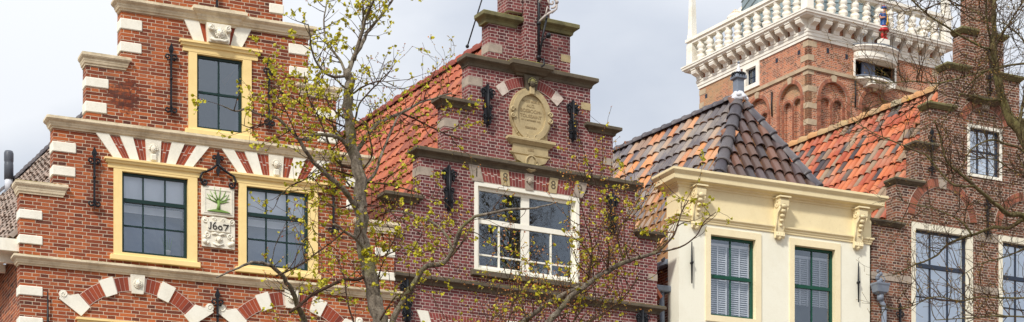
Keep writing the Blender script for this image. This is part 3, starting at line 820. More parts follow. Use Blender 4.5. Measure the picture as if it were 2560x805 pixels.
# wall anchors
anchor_spear(h1, 1.2, 10.36, 11.42); anchor_spear(h1, 2.49, 12.08, 13.32)
anchor_spear(h1, 4.2, 12.08, 13.32); anchor_spear(h1, 5.36, 10.36, 11.42)
anchor_spear(h1, 3.29, 8.3, 9.27)
anchor_bar(h1, .44, 7.9, 8.95); anchor_bar(h1, 6.07, 7.9, 8.95)
def fork(m):
    x = 3.30; y = -.065
    spear(m, x, 11.43, .08, .17, y - .015, y + .015)
    m.box(x - .03, x + .03, y - .02, y + .02, 11.36, 11.47)
    for sg in (-1, 1):
        scroll(m, x + sg * .062, 11.48, y, .045, 1.1, PI if sg > 0 else 0, -sg, .015)
        m.tube([(x, y, 11.38), (x + sg * .1, y, 11.29), (x + sg * .2, y, 11.235), (x + sg * .275, y, 11.2), (x + sg * .31, y, 11.12), (x + sg * .285, y, 11.03)], [.022, .022, .02, .02, .02, .018], 6)
        scroll(m, x + sg * .235, 11.05, y, .06, 1.1, 0 if sg > 0 else PI, -sg, .018)
    m.plate([(x, 11.36), (x + .035, 11.27), (x, 11.17), (x - .035, 11.27)], y - .015, y + .015)
part('wall_anchor', 'iron', h1, fork, 'forked iron wall anchor with two curled arms')
anchor_spear(h1, 3.28, 13.96, 14.9, low=False)
# roof
bd1 = back_dir(F1, -1450)
zr, ze = 14.25, 9.78
RL = 13.5
P0 = Vector((cc, .2, zr)); E0 = Vector((-.12, .2, ze))
slp = (E0 - P0)
slab('roof_boarding', 'wood', h1, [P0 - Vector((0, 0, .06)), P0 + bd1 * RL - Vector((0, 0, .06)), E0 + bd1 * RL - Vector((0, 0, .06)), E0 - Vector((0, 0, .06))], .1)
E0r = Vector((6.6, .2, ze))
slab('roof_boarding', 'wood', h1, [P0 - Vector((0, 0, .06)), P0 + bd1 * RL - Vector((0, 0, .06)), E0r + bd1 * RL - Vector((0, 0, .06)), E0r - Vector((0, 0, .06))], .1)
pantile_roof('roof', 'tile_grey', h1, P0, bd1, slp, int(RL / .24), int(slp.length / .3) + 1, .24, .29, jit=.008, seed=4)
pantile_roof('roof', 'tile_grey', h1, P0, bd1, E0r - P0, int(RL / .24), int(slp.length / .3) + 1, .24, .29, jit=.006, seed=5)
ridge_run('ridge_cap', 'ridge_dark', h1, P0 + Vector((0, 0, .05)), P0 + bd1 * RL + Vector((0, 0, .05)), .12, .33)
def gut(m):
    # box gutter following the eave
    a = E0 + Vector((-.22, -.1, -.18)); 
    for (ox, oz, wx, wz) in ((0, 0, .34, .2),):
        q = [a, a + Vector((wx, 0, 0)), a + Vector((wx, 0, wz)), a + Vector((0, 0, wz))]
        v = q + [p + bd1 * RL for p in q]
        m.add(v, [(0, 1, 2, 3), (7, 6, 5, 4), (0, 3, 7, 4), (1, 0, 4, 5), (2, 1, 5, 6), (3, 2, 6, 7)])
    q = [a + Vector((.02, .05, -.14)), a + Vector((.36, .05, -.14)), a + Vector((.36, .05, 0)), a + Vector((.02, .05, 0))]
    v = q + [p + bd1 * RL for p in q]
    for k in range(14):
        p = a + bd1 * (.3 + k * .7) + Vector((.08, 0, -.13))
        m.box(p.x, p.x + .3, p.y, p.y + .09, p.z, p.z + .13)
part('gutter', 'quoin', h1, gut, 'white wooden box gutter along the eave')
def loose(m):
    rr = random.Random(9)
    for k in range(7):
        t, s = rr.uniform(1.9, 3.4), rr.uniform(.4, 1.6)
        p = P0 + bd1 * s * 2 + slp.normalized() * t + Vector((0, 0, .1))
        a = p; b = p + bd1 * .26 + Vector((0, 0, rr.uniform(-.1, .12))); c_ = b + slp.normalized() * .2; d_ = a + slp.normalized() * .22
        m.add([a, b, c_, d_, a - Vector((0, 0, .02)), b - Vector((0, 0, .02)), c_ - Vector((0, 0, .02)), d_ - Vector((0, 0, .02))], [(0, 1, 2, 3), (7, 6, 5, 4), (0, 4, 5, 1), (1, 5, 6, 2), (2, 6, 7, 3), (3, 7, 4, 0)])
part('loose_tile', 'tile_dark', h1, loose)
vp_ = P0 + bd1 * 13.0
Yv = 44.2
XW, ZW = (22 - CXP) / FPX * Yv, 0
lx = (XW - F1.X0) * F1.c + (Yv - F1.Y0) * F1.s; ly = -(XW - F1.X0) * F1.s + (Yv - F1.Y0) * F1.c
def vent(m):
    z0 = EYE + (YH - 500) / FPX * Yv
    m.lathe([(.15, -.6), (.15, .02), (.12, .12), (.1, .2)], lx, ly, z0, 14)
    m.lathe([(.09, .2), (.09, .5)], lx, ly, z0, 14, mi=1)
    m.lathe([(.105, .46), (.105, .8), (.1, .82), (.1, .86), (.108, .88), (.108, 1.05), (.09, 1.1)], lx, ly, z0, 14, mi=0)
part('vent_pipe', ['pipe', 'leadw'], h1, vent, 'dark grey plastic vent pipe on the ridge')

# ================================================================== HOUSE 2 : wine red gable
h2 = thing('stepped_gable_house', 'wine red brick stepped gable house with an oval stone plaque and one wide white window', 'house', F2.pos(), F2.th)
tiers2 = [(0, 5.58, 11.15), (.5, 5.08, 12.0), (1.0, 4.58, 13.0), (1.5, 4.08, 13.8), (1.91, 3.64, 14.68), (2.3, 3.2, 16.0)]
part('wall', 'brick2', h2, lambda m: m.plate(tier_outline(tiers2), 0, .26, holes=[rect(1.64, 3.8, 10.12, 11.7), rect(.65, 2.3, 7.2, 8.9), rect(3.3, 4.95, 7.2, 8.9)]))
boxpart('side_wall', 'brick2', h2, .05, .3, .26, 13, 0, 10.6)
boxpart('side_wall', 'brick2', h2, 5.28, 5.53, .26, 13, 0, 10.6)
boxpart('back_wall', 'brick2', h2, .3, 5.28, 12.8, 13, 0, 10.6)
def mcap(a, b, z, h=.17, pr=.12, dp=.24, mat='moss', lab=None, en=(1, 1)):
    part('cornice' if b - a > 2 else 'step_cap', mat, h2, lambda m: m.cornice(a, b, z - h, z, pr, dp, [(-.2, 0), (.2, 0), (.3, .25), (.55, .42), (.9, .55), (1, .62), (1, .95), (.9, 1.0), (-.2, 1.04)], ends=en), lab)
mcap(-.02, 5.6, 9.87, .15, en=(0, 1)); mcap(.5, 5.08, 12.16, .16); mcap(1.5, 4.08, 13.97, .18)
part('cornice', 'moss', h2, lambda m: m.cornice(2.52, 2.92, 13.77, 14.0, .24, .1))
for a, b, z in ((-.1, .42, 11.28), (5.16, 5.62, 11.28), (.98, 1.52, 13.13), (4.06, 4.6, 13.13)): mcap(a, b, z, .15)
mcap(1.86, 2.46, 14.82, .19, mat='mossg'); mcap(3.02, 3.66, 14.9, .19, mat='mossg'); mcap(2.3, 3.2, 16.1, .15)
boxpart('pilaster', 'brick2', h2, 2.58, 2.87, -.16, .05, 13.98, 15.95)
boxpart('pinnacle', 'brick2', h2, 2.26, 2.56, -.1, .3, 14.9, 16.0)
for (x, z) in ((1.91, 14.12), (1.5, 13.45), (1.0, 12.62), (.5, 11.68)):
    boxpart('corner_stone', 'sandg', h2, x - .006, x + .28, -.006, .262, z, z + .15)
for (x, z) in ((3.64, 14.2), (4.08, 13.38), (4.58, 12.42), (5.08, 11.55), (5.58, 10.36)):
    boxpart('corner_stone', 'sand' if z > 13 else 'sandg', h2, x - .2, x + .006, -.006, .262, z, z + .13)
# window
MID = 2.71
wd2, g = window(h2, 1.61, 3.83, 10.1, 11.71, (.07, .07, .06, .07), 'white', 'white', 2, [(11.03, .045), (10.42, .014)], depth=.1, sash=.06,
                vbars=[(MID, .085, 10.16, 11.64), (2.16, .016, 10.2, 11.0), (3.26, .016, 10.2, 11.0)], frame_y=-.02,
                label='wide white double window with leaded lower lights', sill=(1.53, 3.92, 10.0, 10.1, .1, 'moss'))
gx0, gx1, gz0, gz1, dp = g
part('flower_pot', ['terra', 'plant'], wd2, lambda m: (m.box(2.0, 2.22, dp + .06, dp + .16, gz0 + .02, gz0 + .12, ch=.01),
     [m.tube([(2.05 + .05 * k, dp + .1, gz0 + .1), (2.02 + .06 * k, dp + .1, gz0 + .22 + .04 * (k % 2))], [.02, .006], 5, mi=1) for k in range(9)]))
part('flower_pot', ['pot', 'plant'], wd2, lambda m: ([m.lathe([(.045, 0), (.06, .15), (.055, .16)], x, dp + .12, gz0 + .02, 10) for x in (3.0, 3.2, 3.42)],
     [m.tube([(3.0 + .05 * k, dp + .12, gz0 + .14), (3.0 + .055 * k, dp + .12, gz0 + .22 + .03 * (k % 3))], [.02, .006], 5, mi=1) for k in range(8)]))
part('white_figurine', 'pot', wd2, lambda m: m.lathe([(.03, 0), (.035, .1), (.02, .16), (.04, .22), (.02, .27)], 1.78, dp + .08, gz0 + .02, 10))
for xo in (0, 2.65):
    window(h2, .62 + xo, 2.33 + xo, 7.16, 8.92, (.07, .07, .06, .07), 'white', 'white', 3, [(8.3, .03)], depth=.1)
# flat arch with date stones
xs = [(1.72, 2.13), (2.31, 2.66), (2.84, 3.19), (3.37, 3.76)]
part('flat_arch', ['vous2', 'mortar'], h2, lambda m: fan2(m, xs, 2.75, .93, 11.72, 11.995, .065))
for (a, b, ch_) in ((1.48, 1.72, '1'), (2.13, 2.31, '8'), (3.19, 3.37, '8'), (3.76, 4.0, '9')):
    st_ = part('date_stone', 'sandg' if ch_ in '19' else 'sand', h2, lambda m: m.plate(flat_arch_quad(2.75, .93, a, b, 11.715, 12.0), -.03, .03), 'stone carved with the figure ' + ch_)
    text_mesh('figure', ch_, .22, 'moss', st_, (a + b) / 2 - (a + b - 5.5) * .02, 11.86, -.03, .004)
def fk(m):
    m.plate(flat_arch_quad(2.75, .93, 2.66, 2.84, 11.7, 12.0), -.035, .03); face_relief(m, 2.75, 11.86, .06, -.05)
part('keystone', 'sandg', h2, fk, 'grey keystone carved with a face')
for c_ in (1.48, 4.1):
    part('flat_arch', ['vous2', 'mortar'], h2, lambda m: fan2(m, [(c_ - .8, c_ + .8)], c_, .88, 8.95, 9.25, .065))
    for sg in (-1, 1):
        part('skewback', 'quoin', h2, lambda m: m.plate([(c_ + sg * .72, 8.95), (c_ + sg * .9, 8.95), (c_ + sg * 1.04, 9.26), (c_ + sg * .815, 9.26)], -.02, .03))
# curved hood of voussoirs over the plaque
PC, PZ = 2.765, 13.07
brick_ring('hood_arch', h2, PC, 12.72, .86, 1.05, -R(43), R(43), 26, 'vous2', y=-.02, skip=((-.75, -.55), (.55, .75), (-.12, .12)))
for a0, a1 in ((-.75, -.55), (.55, .75)):
    part('voussoir', 'pale', h2, lambda m: m.plate(ring_quad(PC, 12.72, .85, 1.06, a0, a1), -.025, .03))
def cherub(m):
    m.plate([(PC - .1, 13.5), (PC + .1, 13.5), (PC + .16, 13.79), (PC - .16, 13.79)], -.09, .03)
    face_relief(m, PC, 13.64, .075, -.12)
part('keystone', 'moss', h2, cherub, 'dark weathered keystone carved with a child face')
# plaque
def el(rx, rz, n=40, cz=PZ, a0=0): return [(PC + rx * math.cos(2 * PI * i / n), cz + rz * math.sin(2 * PI * i / n)) for i in range(n)]
def plq(m):
    m.plate([(PC - .36, 12.62), (PC + .36, 12.62), (PC + .36, 12.9), (PC - .36, 12.9)], -.045, .02)
    m.plate(el(.40, .47), -.09, .02, holes=[el(.30, .37)])
    m.plate(el(.435, .5), -.06, .02, holes=[el(.39, .45)])
    m.cornice(PC - .38, PC + .38, 12.5, 12.63, .12, .02)
    m.box(PC - .37, PC + .37, -.05, .02, 12.37, 12.5)
    m.cornice(PC - .37, PC + .37, 12.31, 12.37, .05, .02)
    m.plate([(PC - .36, 12.31), (PC - .3, 12.22), (PC - .16, 12.17), (PC - .12, 12.07), (PC, 12.02), (PC + .12, 12.07), (PC + .16, 12.17), (PC + .3, 12.22), (PC + .36, 12.31)], -.07, .02)
    m.tube([(PC + .12 * math.cos(a), -.08, 12.19 + .13 * math.sin(a)) for a in [2 * PI * i / 16 for i in range(17)]], .018, 6)
    m.plate([(PC - .045, 12.1), (PC + .045, 12.1), (PC + .05, 12.22), (PC + .03, 12.27), (PC, 12.3), (PC - .03, 12.27), (PC - .05, 12.22)], -.1, -.06)
    m.box(PC - .05, PC + .05, -.12, -.05, 13.44, 13.58, ch=.01)
    for sg in (-1, 1):
        for zz, s2 in ((PZ + .05, 1), (PZ - .06, -1)):
            scroll(m, PC + sg * .4, zz, -.1, .05, 1.2, PI if sg > 0 else 0, -sg * s2, .018)
        scroll(m, PC + sg * .1, 12.66, -.08, .05, 1.0, PI / 2, sg, .018)
        m.tube([(PC + sg * .3, -.06, 12.7), (PC + sg * .26, -.06, 12.76), (PC + sg * .22, -.06, 12.7)], .012, 5)
pq = part('plaque', 'sand', h2, plq, 'sandstone plaque with an oval frame and an inscription')
part('inscription_panel', 'sand', pq, lambda m: m.plate(el(.31, .38), -.05, .02))
for (s, z, sz) in (('IN DIT HUIS IS', PZ + .25, .058), ('ALG.', PZ + .17, .085), ('BOSBOOM-', PZ + .075, .088), ('TOUSSAINT', PZ - .02, .085), ('OP 16 SEPTEMBER 1812', PZ - .095, .04), ('GEBOREN', PZ - .23, .055), ):
    text_mesh('lettering', s, sz, 'letter', pq, PC, z, -.052, .004)
text_mesh('lettering', '1882', .07, 'letter', pq, PC, 12.43, -.052, .004)
for x in (1.85, 3.66): anchor_lily(h2, x, 12.70, 13.50)
for x in (1.06, 4.52): anchor_lily(h2, x, 11.06, 11.92)
for x in (.22, 5.2): anchor_lily(h2, x, 8.95, 9.78)
# wrought iron bracket on the pilaster and stay rod
def brk(m):
    y = -.21; x = 2.84
    m.tube([(x, y, 13.98), (x, y, 15.8)], .026, 7)
    for z in (14.1, 14.72, 15.3): m.ball((x, y, z), .045)
    m.tube([(x, y, 13.98), (x + .05, y - .02, 13.93), (x + .1, y - .02, 13.98), (x + .09, y - .02, 14.08), (x + .04, y, 14.08)], .02, 6)
    m.tube([(x, y, 14.05), (x + .06, y - .05, 14.5), (x + .12, y - .1, 14.85)], .02, 6)
    m.ball((x + .15, y - .1, 14.5), .05); m.tube([(x + .05, y - .04, 14.4), (x + .15, y - .1, 14.5)], .014, 5)
    m.tube([(x + .12, y - .1, 14.85), (x + .1, y - .1, 14.78)], .02, 5)
def brk2(m):
    y = -.3; x = 2.84
    m.tube([(x, y + .08, 14.75), (x + .12, y, 14.88), (x + .24, y - .08, 14.95)], .022, 6)
    scroll(m, x + .2, 15.12, y - .03, .12, 1.35, -PI / 2, 1, .02, 20)
    m.tube([(x, y + .08, 15.1), (x + .08, y, 15.28), (x + .2, y, 15.42), (x + .25, y, 15.6)], .02, 6)
    m.tube([(x + .1, y, 14.88), (x + .13, y, 15.02), (x + .24, y, 14.93), (x + .3, y - .05, 15.0), (x + .3, y - .06, 15.08)], .016, 6)
    m.ball((x + .3, y - .06, 15.12), .035)
ib = part('iron_bracket', 'iron', h2, brk, 'wrought iron bracket with peeling white scrolls')
part('scroll', 'ironw', ib, brk2)
part('stay_rod', 'iron', h2, lambda m: (m.tube([(2.3, .6, 15.9), (1.9, .8, 14.45)], .013, 6), m.ball((1.9, .8, 14.45), .035)))
# roof
bd2 = back_dir(F2, -1489); RL2 = 14
P0 = Vector((2.72, .15, 14.82)); E0 = Vector((-.15, .15, 10.35)); E0r = Vector((5.6, .15, 10.35))
dz = Vector((0, 0, .07))
for E_ in (E0, E0r): slab('roof_boarding', 'wood', h2, [P0 - dz, P0 + bd2 * RL2 - dz, E_ + bd2 * RL2 - dz, E_ - dz], .1)
pantile_roof('roof', 'tile_red', h2, P0, bd2, E0 - P0, int(RL2 / .19), int((E0 - P0).length / .33) + 1, .19, .33, seed=6, amp=.045, lift=.035, flip=True)
pantile_roof('roof', 'tile_red', h2, P0, bd2, E0r - P0, int(RL2 / .19), int((E0 - P0).length / .33) + 1, .19, .33, seed=7, amp=.045, lift=.035)
ridge_run('ridge_cap', 'ridge_red', h2, P0 + Vector((0, 0, .04)), P0 + bd2 * RL2 + Vector((0, 0, .04)), .13, .34)

# ================================================================== HOUSE 3 : cream plaster house
h3 = thing('plastered_house', 'cream plastered house with yellow cornice, scroll brackets, green sash windows and hipped roof', 'house', F3.pos(), F3.th)
part('wall', 'plaster', h3, lambda m: m.plate(rect(0, 4.43, 0, 12.3), 0, .42, holes=[rect(.66, 1.78, 9.8, 11.45), rect(2.58, 3.64, 9.8, 11.45), rect(.66, 1.78, 6, 8.2), rect(2.58, 3.64, 6, 8.2)]))
boxpart('side_wall', 'brick4', h3, .2, .45, .42, 12, 0, 11.0); boxpart('side_wall', 'brick4', h3, 4.05, 4.3, .42, 12, 0, 11.0)
boxpart('back_wall', 'brick4', h3, .45, 4.05, 11.8, 12, 0, 11.0)
part('frieze', 'plaster_y', h3, lambda m: m.box(-.02, 4.45, -.02, .44, 11.68, 12.3))
part('cornice', 'plaster_y', h3, lambda m: m.cornice(0, 4.43, 12.25, 12.545, .27, .6, [(-.1, 0), (.12, 0), (.16, .12), (.3, .16), (.34, .24), (.74, .3), (.78, .34), (.8, .62), (.88, .7), (.97, .8), (1, .84), (1, .96), (.98, 1.0), (-.1, 1.04)]))
part('architrave', 'plaster_y', h3, lambda m: m.cornice(0, 4.43, 11.6, 11.73, .07, .44, [(-.1, 0), (.3, 0), (.35, .3), (.55, .34), (.6, .6), (.9, .66), (1, .75), (1, .95), (-.1, 1.05)]))
def console(m, x):
    # S-shaped scroll bracket: side profile extruded in x
    prof = [(.0, 11.5), (.05, 11.47), (.09, 11.52), (.075, 11.6), (.09, 11.68), (.1, 11.8), (.12, 11.92), (.18, 12.0), (.23, 12.08), (.24, 12.17), (.21, 12.25), (0, 12.25)]
    w_ = .10
    v = [(x - w_, -.02 - a, b) for a, b in prof] + [(x + w_, -.02 - a, b) for a, b in prof]
    n = len(prof)
    m.add(v, [tuple(range(n)), tuple(reversed(range(n, 2 * n)))] + [(i, (i + 1) % n, n + (i + 1) % n, n + i) for i in range(n)])
    for sg in (-1, 1):
        xx = x + sg * w_
        pts = []
        for i in range(18):
            t = i / 17; a = PI / 2 + 1.4 * 2 * PI * t; rr = .1 * (1 - .8 * t)
            pts.append((xx, -.02 - .125 - rr * math.cos(a), 12.13 + rr * math.sin(a)))
        m.tube(pts, .016, 5)
        m.tube([(xx - sg * .01, -.1, 11.62), (xx - sg * .01, -.11, 11.8), (xx - sg * .01, -.15, 11.95), (xx - sg * .01, -.24, 12.05)], .018, 5)
    for k in range(5): m.ball((x, -.12 - .025 * k, 11.72 + .09 * k), .028 + .006 * k, 1.4, 1, 1)
    for sg in (-1, 0, 1): m.ball((x + sg * .06, -.07, 11.56), .04, 1, 1, 1.2)
    m.ball((x, -.06, 11.49), .045)
    m.box(x - .13, x + .13, -.29, 0, 12.235, 12.262)
for x in (.36, 2.24, 4.1): part('console', 'plaster_y', h3, lambda m: console(m, x))
for (a, b) in ((.59, 1.85), (2.51, 3.71)):
    wdw, g = window(h3, a, b, 9.72, 11.53, (.11, .13, .12, .13), 'casing', 'green3', 2, [(10.62, .032)], depth=.13, sash=.05, frame_y=-.025, bars=.02)
    gx0, gx1, gz0, gz1, dp = g
    def bl(m):
        zt = gz1 - .16 if a < 1 else gz1 - .2
        zb = gz0 if a < 1 else gz0 + .42
        for (xa, xb) in ((gx0 + .05, (gx0 + gx1) / 2 - .03), ((gx0 + gx1) / 2 + .03, gx1 - .04)):
            xm = (xa + xb) / 2
            m.box(xa, xa + .025, dp + .04, dp + .07, zb, zt); m.box(xb - .025, xb, dp + .04, dp + .07, zb, zt); m.box(xm - .012, xm + .012, dp + .035, dp + .05, zb, zt)
            z = zb + .02
            while z < zt:
                m.add([(xa, dp + .05, z), (xb, dp + .05, z), (xb, dp + .075, z + .026), (xa, dp + .075, z + .026), (xa, dp + .052, z - .004), (xb, dp + .052, z - .004), (xb, dp + .077, z + .022), (xa, dp + .077, z + .022)],
                      [(0, 1, 2, 3), (7, 6, 5, 4), (0, 4, 5, 1), (2, 6, 7, 3)])
                z += .042
        m.box(gx0, gx1, dp + .03, dp + .08, zt, zt + .05)
    part('blind', 'blind', wdw, bl)
    window(h3, a, b, 5.95, 8.25, (.11, .13, .12, .13), 'casing', 'green3', 2, [(7.2, .032)], depth=.13, sash=.05, frame_y=-.025)
anchor_bar(h3, .26, 10.4, 11.2); anchor_bar(h3, 4.12, 10.4, 11.2)
# roof : half-hip
AP = Vector((2.2, 1.4, 14.66)); K = 1.732; TH = 60
RL3 = 11
ze3 = 11.0
zf = 12.3
dF = (AP.z - zf) / K
nhat_t = Vector((-1, 0, -K)).normalized()
half = (AP.z - ze3) / K
# left and right slopes, trimmed by the hips
Sdir = back_dir(F3, -1800)
tl = (AP.z - ze3) / math.sin(R(TH))
yF = AP.y - dF      # plan y where the front slope meets the cornice
def keep_side(s, t):
    y = s * Sdir.y + yF
    drop = t * math.sin(R(TH))
    yh_ = AP.y - min(drop, AP.z - zf) / K
    return y > max(yh_ - .02, yF)
O_ = AP - Sdir * ((AP.y - yF) / Sdir.y)
for sg, sd in ((-1, 11), (1, 12)):
    T_ = Vector((sg, 0, -K)).normalized()
    slab('roof_boarding', 'wood', h3, [AP - dz * 1.2, AP + Sdir * RL3 - dz * 1.2, Vector((AP.x + sg * half, AP.y, ze3)) + Sdir * RL3 - dz * 1.2, Vector((AP.x + sg * half, .42, ze3)) - dz * 1.2, Vector((AP.x + sg * dF, .42, zf)) - dz * 1.2], .08)
    pantile_roof('roof', 'tile_mix', h3, O_, Sdir, T_, int((RL3 + dF) / .235), int(tl / .335) + 1, .235, .335, keep=keep_side, seed=sd, amp=.036, lift=.045, jit=.006, flip=True)
Tf = Vector((0, -1, -K)).normalized()
tf = (AP.z - zf) / math.sin(R(TH))
slab('roof_boarding', 'wood', h3, [AP - dz, Vector((AP.x - dF, yF, zf)) - dz, Vector((AP.x + dF, yF, zf)) - dz], .05)
pantile_roof('roof', 'tile_dark', h3, Vector((AP.x - 8 * .235, AP.y, AP.z)), Vector((1, 0, 0)), Tf, 16, int(tf / .33) + 1, .235, .33,
             keep=lambda s, t: abs(s - 8 * .235) < t * math.sin(R(TH)) / K + .06 and t < tf - .12, seed=13, amp=.036, lift=.05, jit=.006)
up3 = Vector((0, 0, .06))
ridge_run('hip_cap', 'ridge_dark', h3, AP + up3, Vector((AP.x - dF + .03, yF + .03, zf + .06)) + up3, .125, .36, seed=3)
ridge_run('hip_cap', 'ridge_dark', h3, AP + up3, Vector((AP.x + dF - .03, yF + .03, zf + .06)) + up3, .11, .36, seed=4)
ridge_run('ridge_cap', 'ridge_dark', h3, AP + up3, AP + Sdir * RL3 + up3, .095, .36, seed=5)
part('eave_gutter', 'lead', h3, lambda m: m.box(AP.x - half - .12, AP.x - half + .02, .45, 11, ze3 - .16, ze3 - .04, ch=.02))
def fin(m):
    x, y, z = AP
    z += .05
    m.lathe([(.2, -.12), (.17, 0), (.12, .05), (.1, .08)], x, y, z, 10, mi=1)
    for k in range(9):
        a = k * .7; m.ball((x + .15 * math.cos(a), y + .15 * math.sin(a), z - .02 - .03 * (k % 3)), .06, 1, 1, .8, mi=1)
    v = []
    m.box(x - .085, x + .085, y - .085, y + .085, z + .04, z + .34, mi=0, ch=.008)
    m.box(x - .13, x + .13, y - .13, y + .13, z + .33, z + .41, mi=0, ch=.015)
    m.lathe([(.15, .43), (.15, .455)], x, y, z, 8, mi=2)
    for k in range(16):
        a = 2 * PI * k / 16; m.tube([(x + .14 * math.cos(a), y + .14 * math.sin(a), z + .37), (x + .14 * math.cos(a), y + .14 * math.sin(a), z + .46)], .01, 4, mi=2)
    m.lathe([(.07, .44), (.05, .5), (.02, .6), (.012, .66)], x, y, z, 10, mi=1); m.ball((x, y, z + .68), .028, mi=0)
part('chimney', ['lead', 'leadw', 'iron'], h3, fin, 'small square lead flue with a crown top on the roof apex')
# gutter clutter in the gap between the houses
def clutter(m):
    m.box(-.32, .02, .3, .75, 10.28, 10.4, ch=.02)
    m.tube([(-.15, .4, 10.3), (-.13, .4, 9.2), (-.1, .4, 6)], .05, 8)
    rr = random.Random(8)
    for k in range(9):
        p = Vector((-.25 + rr.uniform(0, .28), .4 + rr.uniform(0, .3), 10.5 + k * .055)); q = p + Vector((rr.uniform(-.12, .12), .05, rr.uniform(-.1, .14))); r_ = p + Vector((rr.uniform(-.1, .1), .1, rr.uniform(-.1, .12)))
        m.add([p, q, r_, (p + q + r_) / 3 + Vector((0, -.06, .05))], [(0, 1, 3), (1, 2, 3), (2, 0, 3), (0, 2, 1)], mi=1)
part('valley_gutter', ['lead', 'pipe'], h3, clutter, 'grey lead gutter with crumpled sheeting in the narrow gap')
# hopper head and downpipe at the right corner
def hop(m):
    x, y, z = 4.60, -.12, 10.58
    prof = [(.07, 0), (.13, .05), (.15, .17), (.165, .2), (.165, .23)]
    for i in range(len(prof) - 1):
        (a, za), (b, zb) = prof[i], prof[i + 1]
        v = [(x - a, y - a * .7, z + za), (x + a, y - a * .7, z + za), (x + a, y + a * .7, z + za), (x - a, y + a * .7, z + za), (x - b, y - b * .7, z + zb), (x + b, y - b * .7, z + zb), (x + b, y + b * .7, z + zb), (x - b, y + b * .7, z + zb)]
        m.add(v, [(0, 1, 5, 4), (1, 2, 6, 5), (2, 3, 7, 6), (3, 0, 4, 7), (4, 5, 6, 7), (3, 2, 1, 0)])
    m.tube([(x, y, z), (x, y, z - .12)], .07, 10); m.tube([(x, y, z - .1), (x + .08, y, z - .2), (x + .09, y, z - .3)], .05, 10)
    m.tube([(x + .09, y, z - .25), (x + .09, y, 6)], .055, 10)
    for zz in (z - .3, z - .9): m.lathe([(.065, 0), (.065, .04)], x + .09, y, zz, 10)
    for k in range(6):
        m.ball((x - .02 + .05 * math.sin(k * 2), y + .02, z + .25 + .045 * k), .055 - .004 * k, 1, .7, 1.1, mi=0)
    m.tube([(x + .05, y, z + .2), (x + .12, y, z + .33), (x + .06, y, z + .4)], .012, 5)
part('downpipe', 'lead', h3, hop, 'grey lead hopper head and downpipe')

# ================================================================== HOUSE 4 : brown brick gable
h4 = thing('stepped_gable_house', 'brown brick stepped gable house behind bare branches with round brick arches and pale window frames', 'house', F4.pos(), F4.th)
tiers4 = [(0, 5.8, 12.02), (.61, 5.2, 12.93), (1.12, 4.7, 13.74), (1.48, 4.34, 14.6), (1.95, 3.87, 15.48), (2.34, 3.44, 16.28), (2.55, 3.2, 17.1)]
part('wall', 'brick4', h4, lambda m: m.plate(tier_outline(tiers4), 0, .32, holes=[rect(2.52, 3.32, 13.4, 14.38), rect(1.08, 2.52, 8.9, 12.15), rect(3.36, 4.78, 8.9, 12.15)]))
boxpart('side_wall', 'brick4', h4, .05, .3, .32, 11, 0, 10.9); boxpart('side_wall', 'brick4', h4, 5.5, 5.75, .32, 11, 0, 10.9); boxpart('back_wall', 'brick4', h4, .3, 5.5, 10.8, 11, 0, 10.9)
for i, (a, b, z) in enumerate(tiers4):
    if i == 6: part('step_cap', 'mossg', h4, lambda m: m.cornice(a, b, z - .02, z + .12, .08, .3)); continue
    na, nb = tiers4[i + 1][0], tiers4[i + 1][1]
    part('step_cap', 'mossg' if i > 2 else 'moss', h4, lambda m: m.cornice(a, na + .1, z + .01, z + .12, .09, .3))
    part('step_cap', 'mossg' if i > 2 else 'moss', h4, lambda m: m.cornice(nb - .1, b, z + .01, z + .12, .09, .3))
boxpart('pilaster', 'brick4', h4, 2.72, 3.06, -.16, .05, 14.98, 17.0)
part('corbel', 'moss', h4, lambda m: m.cornice(2.66, 3.12, 14.86, 14.98, .22, .02))
wq4, g = window(h4, 2.46, 3.38, 13.34, 14.42, (.06, .06, .06, .06), 'white', 'navy', 3, [(13.9, .018)], depth=.1, sash=.04, frame_y=-.02, pane_mat='glass4', label='small white framed gable window')
boxpart('curtain', 'curtain', wq4, g[0] + .01, g[1] - .01, g[4] + .05, g[4] + .06, g[2], g[3])
for a, b in ((1.0, 2.6), (3.3, 4.86)):
    wdw, g = window(h4, a, b, 8.8, 12.2, (.1, .12, .1, .12), 'casing4', 'navy', 3, [(11.36, .04), (10.72, .012), (10.08, .012), (9.45, .012)], depth=.13, sash=.045, frame_y=-.02, pane_mat='glass4')
    gx0, gx1, gz0, gz1, dp = g
    boxpart('curtain', 'curtain', wdw, gx0 + .01, gx1 - .01, dp + .012, dp + .02, 10.0, gz1)
brick_ring('round_arch', h4, 2.92, 14.25, .56, .76, -R(66), R(66), 34, 'vous4', 'mortard', y=-.02, skip=((-.16, .16),))
part('keystone', 'sandg', h4, lambda m: (m.plate(ring_quad(2.92, 14.25, .54, .8, -.16, .16), -.05, .03)))
for c_ in (1.80, 4.08):
    brick_ring('round_arch', h4, c_, 12.28, .72, .92, -R(84), R(84), 44, 'vous4', 'mortard', y=-.02, skip=((-.11, .11),))
    part('keystone', 'sandg', h4, lambda m: m.plate(ring_quad(c_, 12.28, .7, .94, -.11, .11), -.03, .03))
for (a, b, z0, z1) in ((0.0, .99, 10.93, 11.08), (2.62, 3.28, 10.93, 11.08), (4.88, 5.8, 10.93, 11.08), (2.66, 3.26, 12.02, 12.2)):
    boxpart('stone_band', 'sandg', h4, a - .01 if a == 0 else a, b, -.02, .1, z0, z1)
anchor_spear(h4, 1.48, 13.2, 14.2); anchor_spear(h4, 2.95, 12.1, 13.0); anchor_spear(h4, .66, 9.6, 10.5); anchor_spear(h4, 4.2, 13.0, 13.9)
def pa(m):
    x = 2.9; y = -.2
    m.tube([(x, y, 15.0), (x, y, 16.3)], .02, 6)
    for z in (15.15, 15.4, 15.9): 
        for sg in (-1, 1): scroll(m, x + sg * .06, z, y, .05, 1.1, PI if sg > 0 else 0, sg, .014)
part('wall_anchor', 'iron', h4, pa)
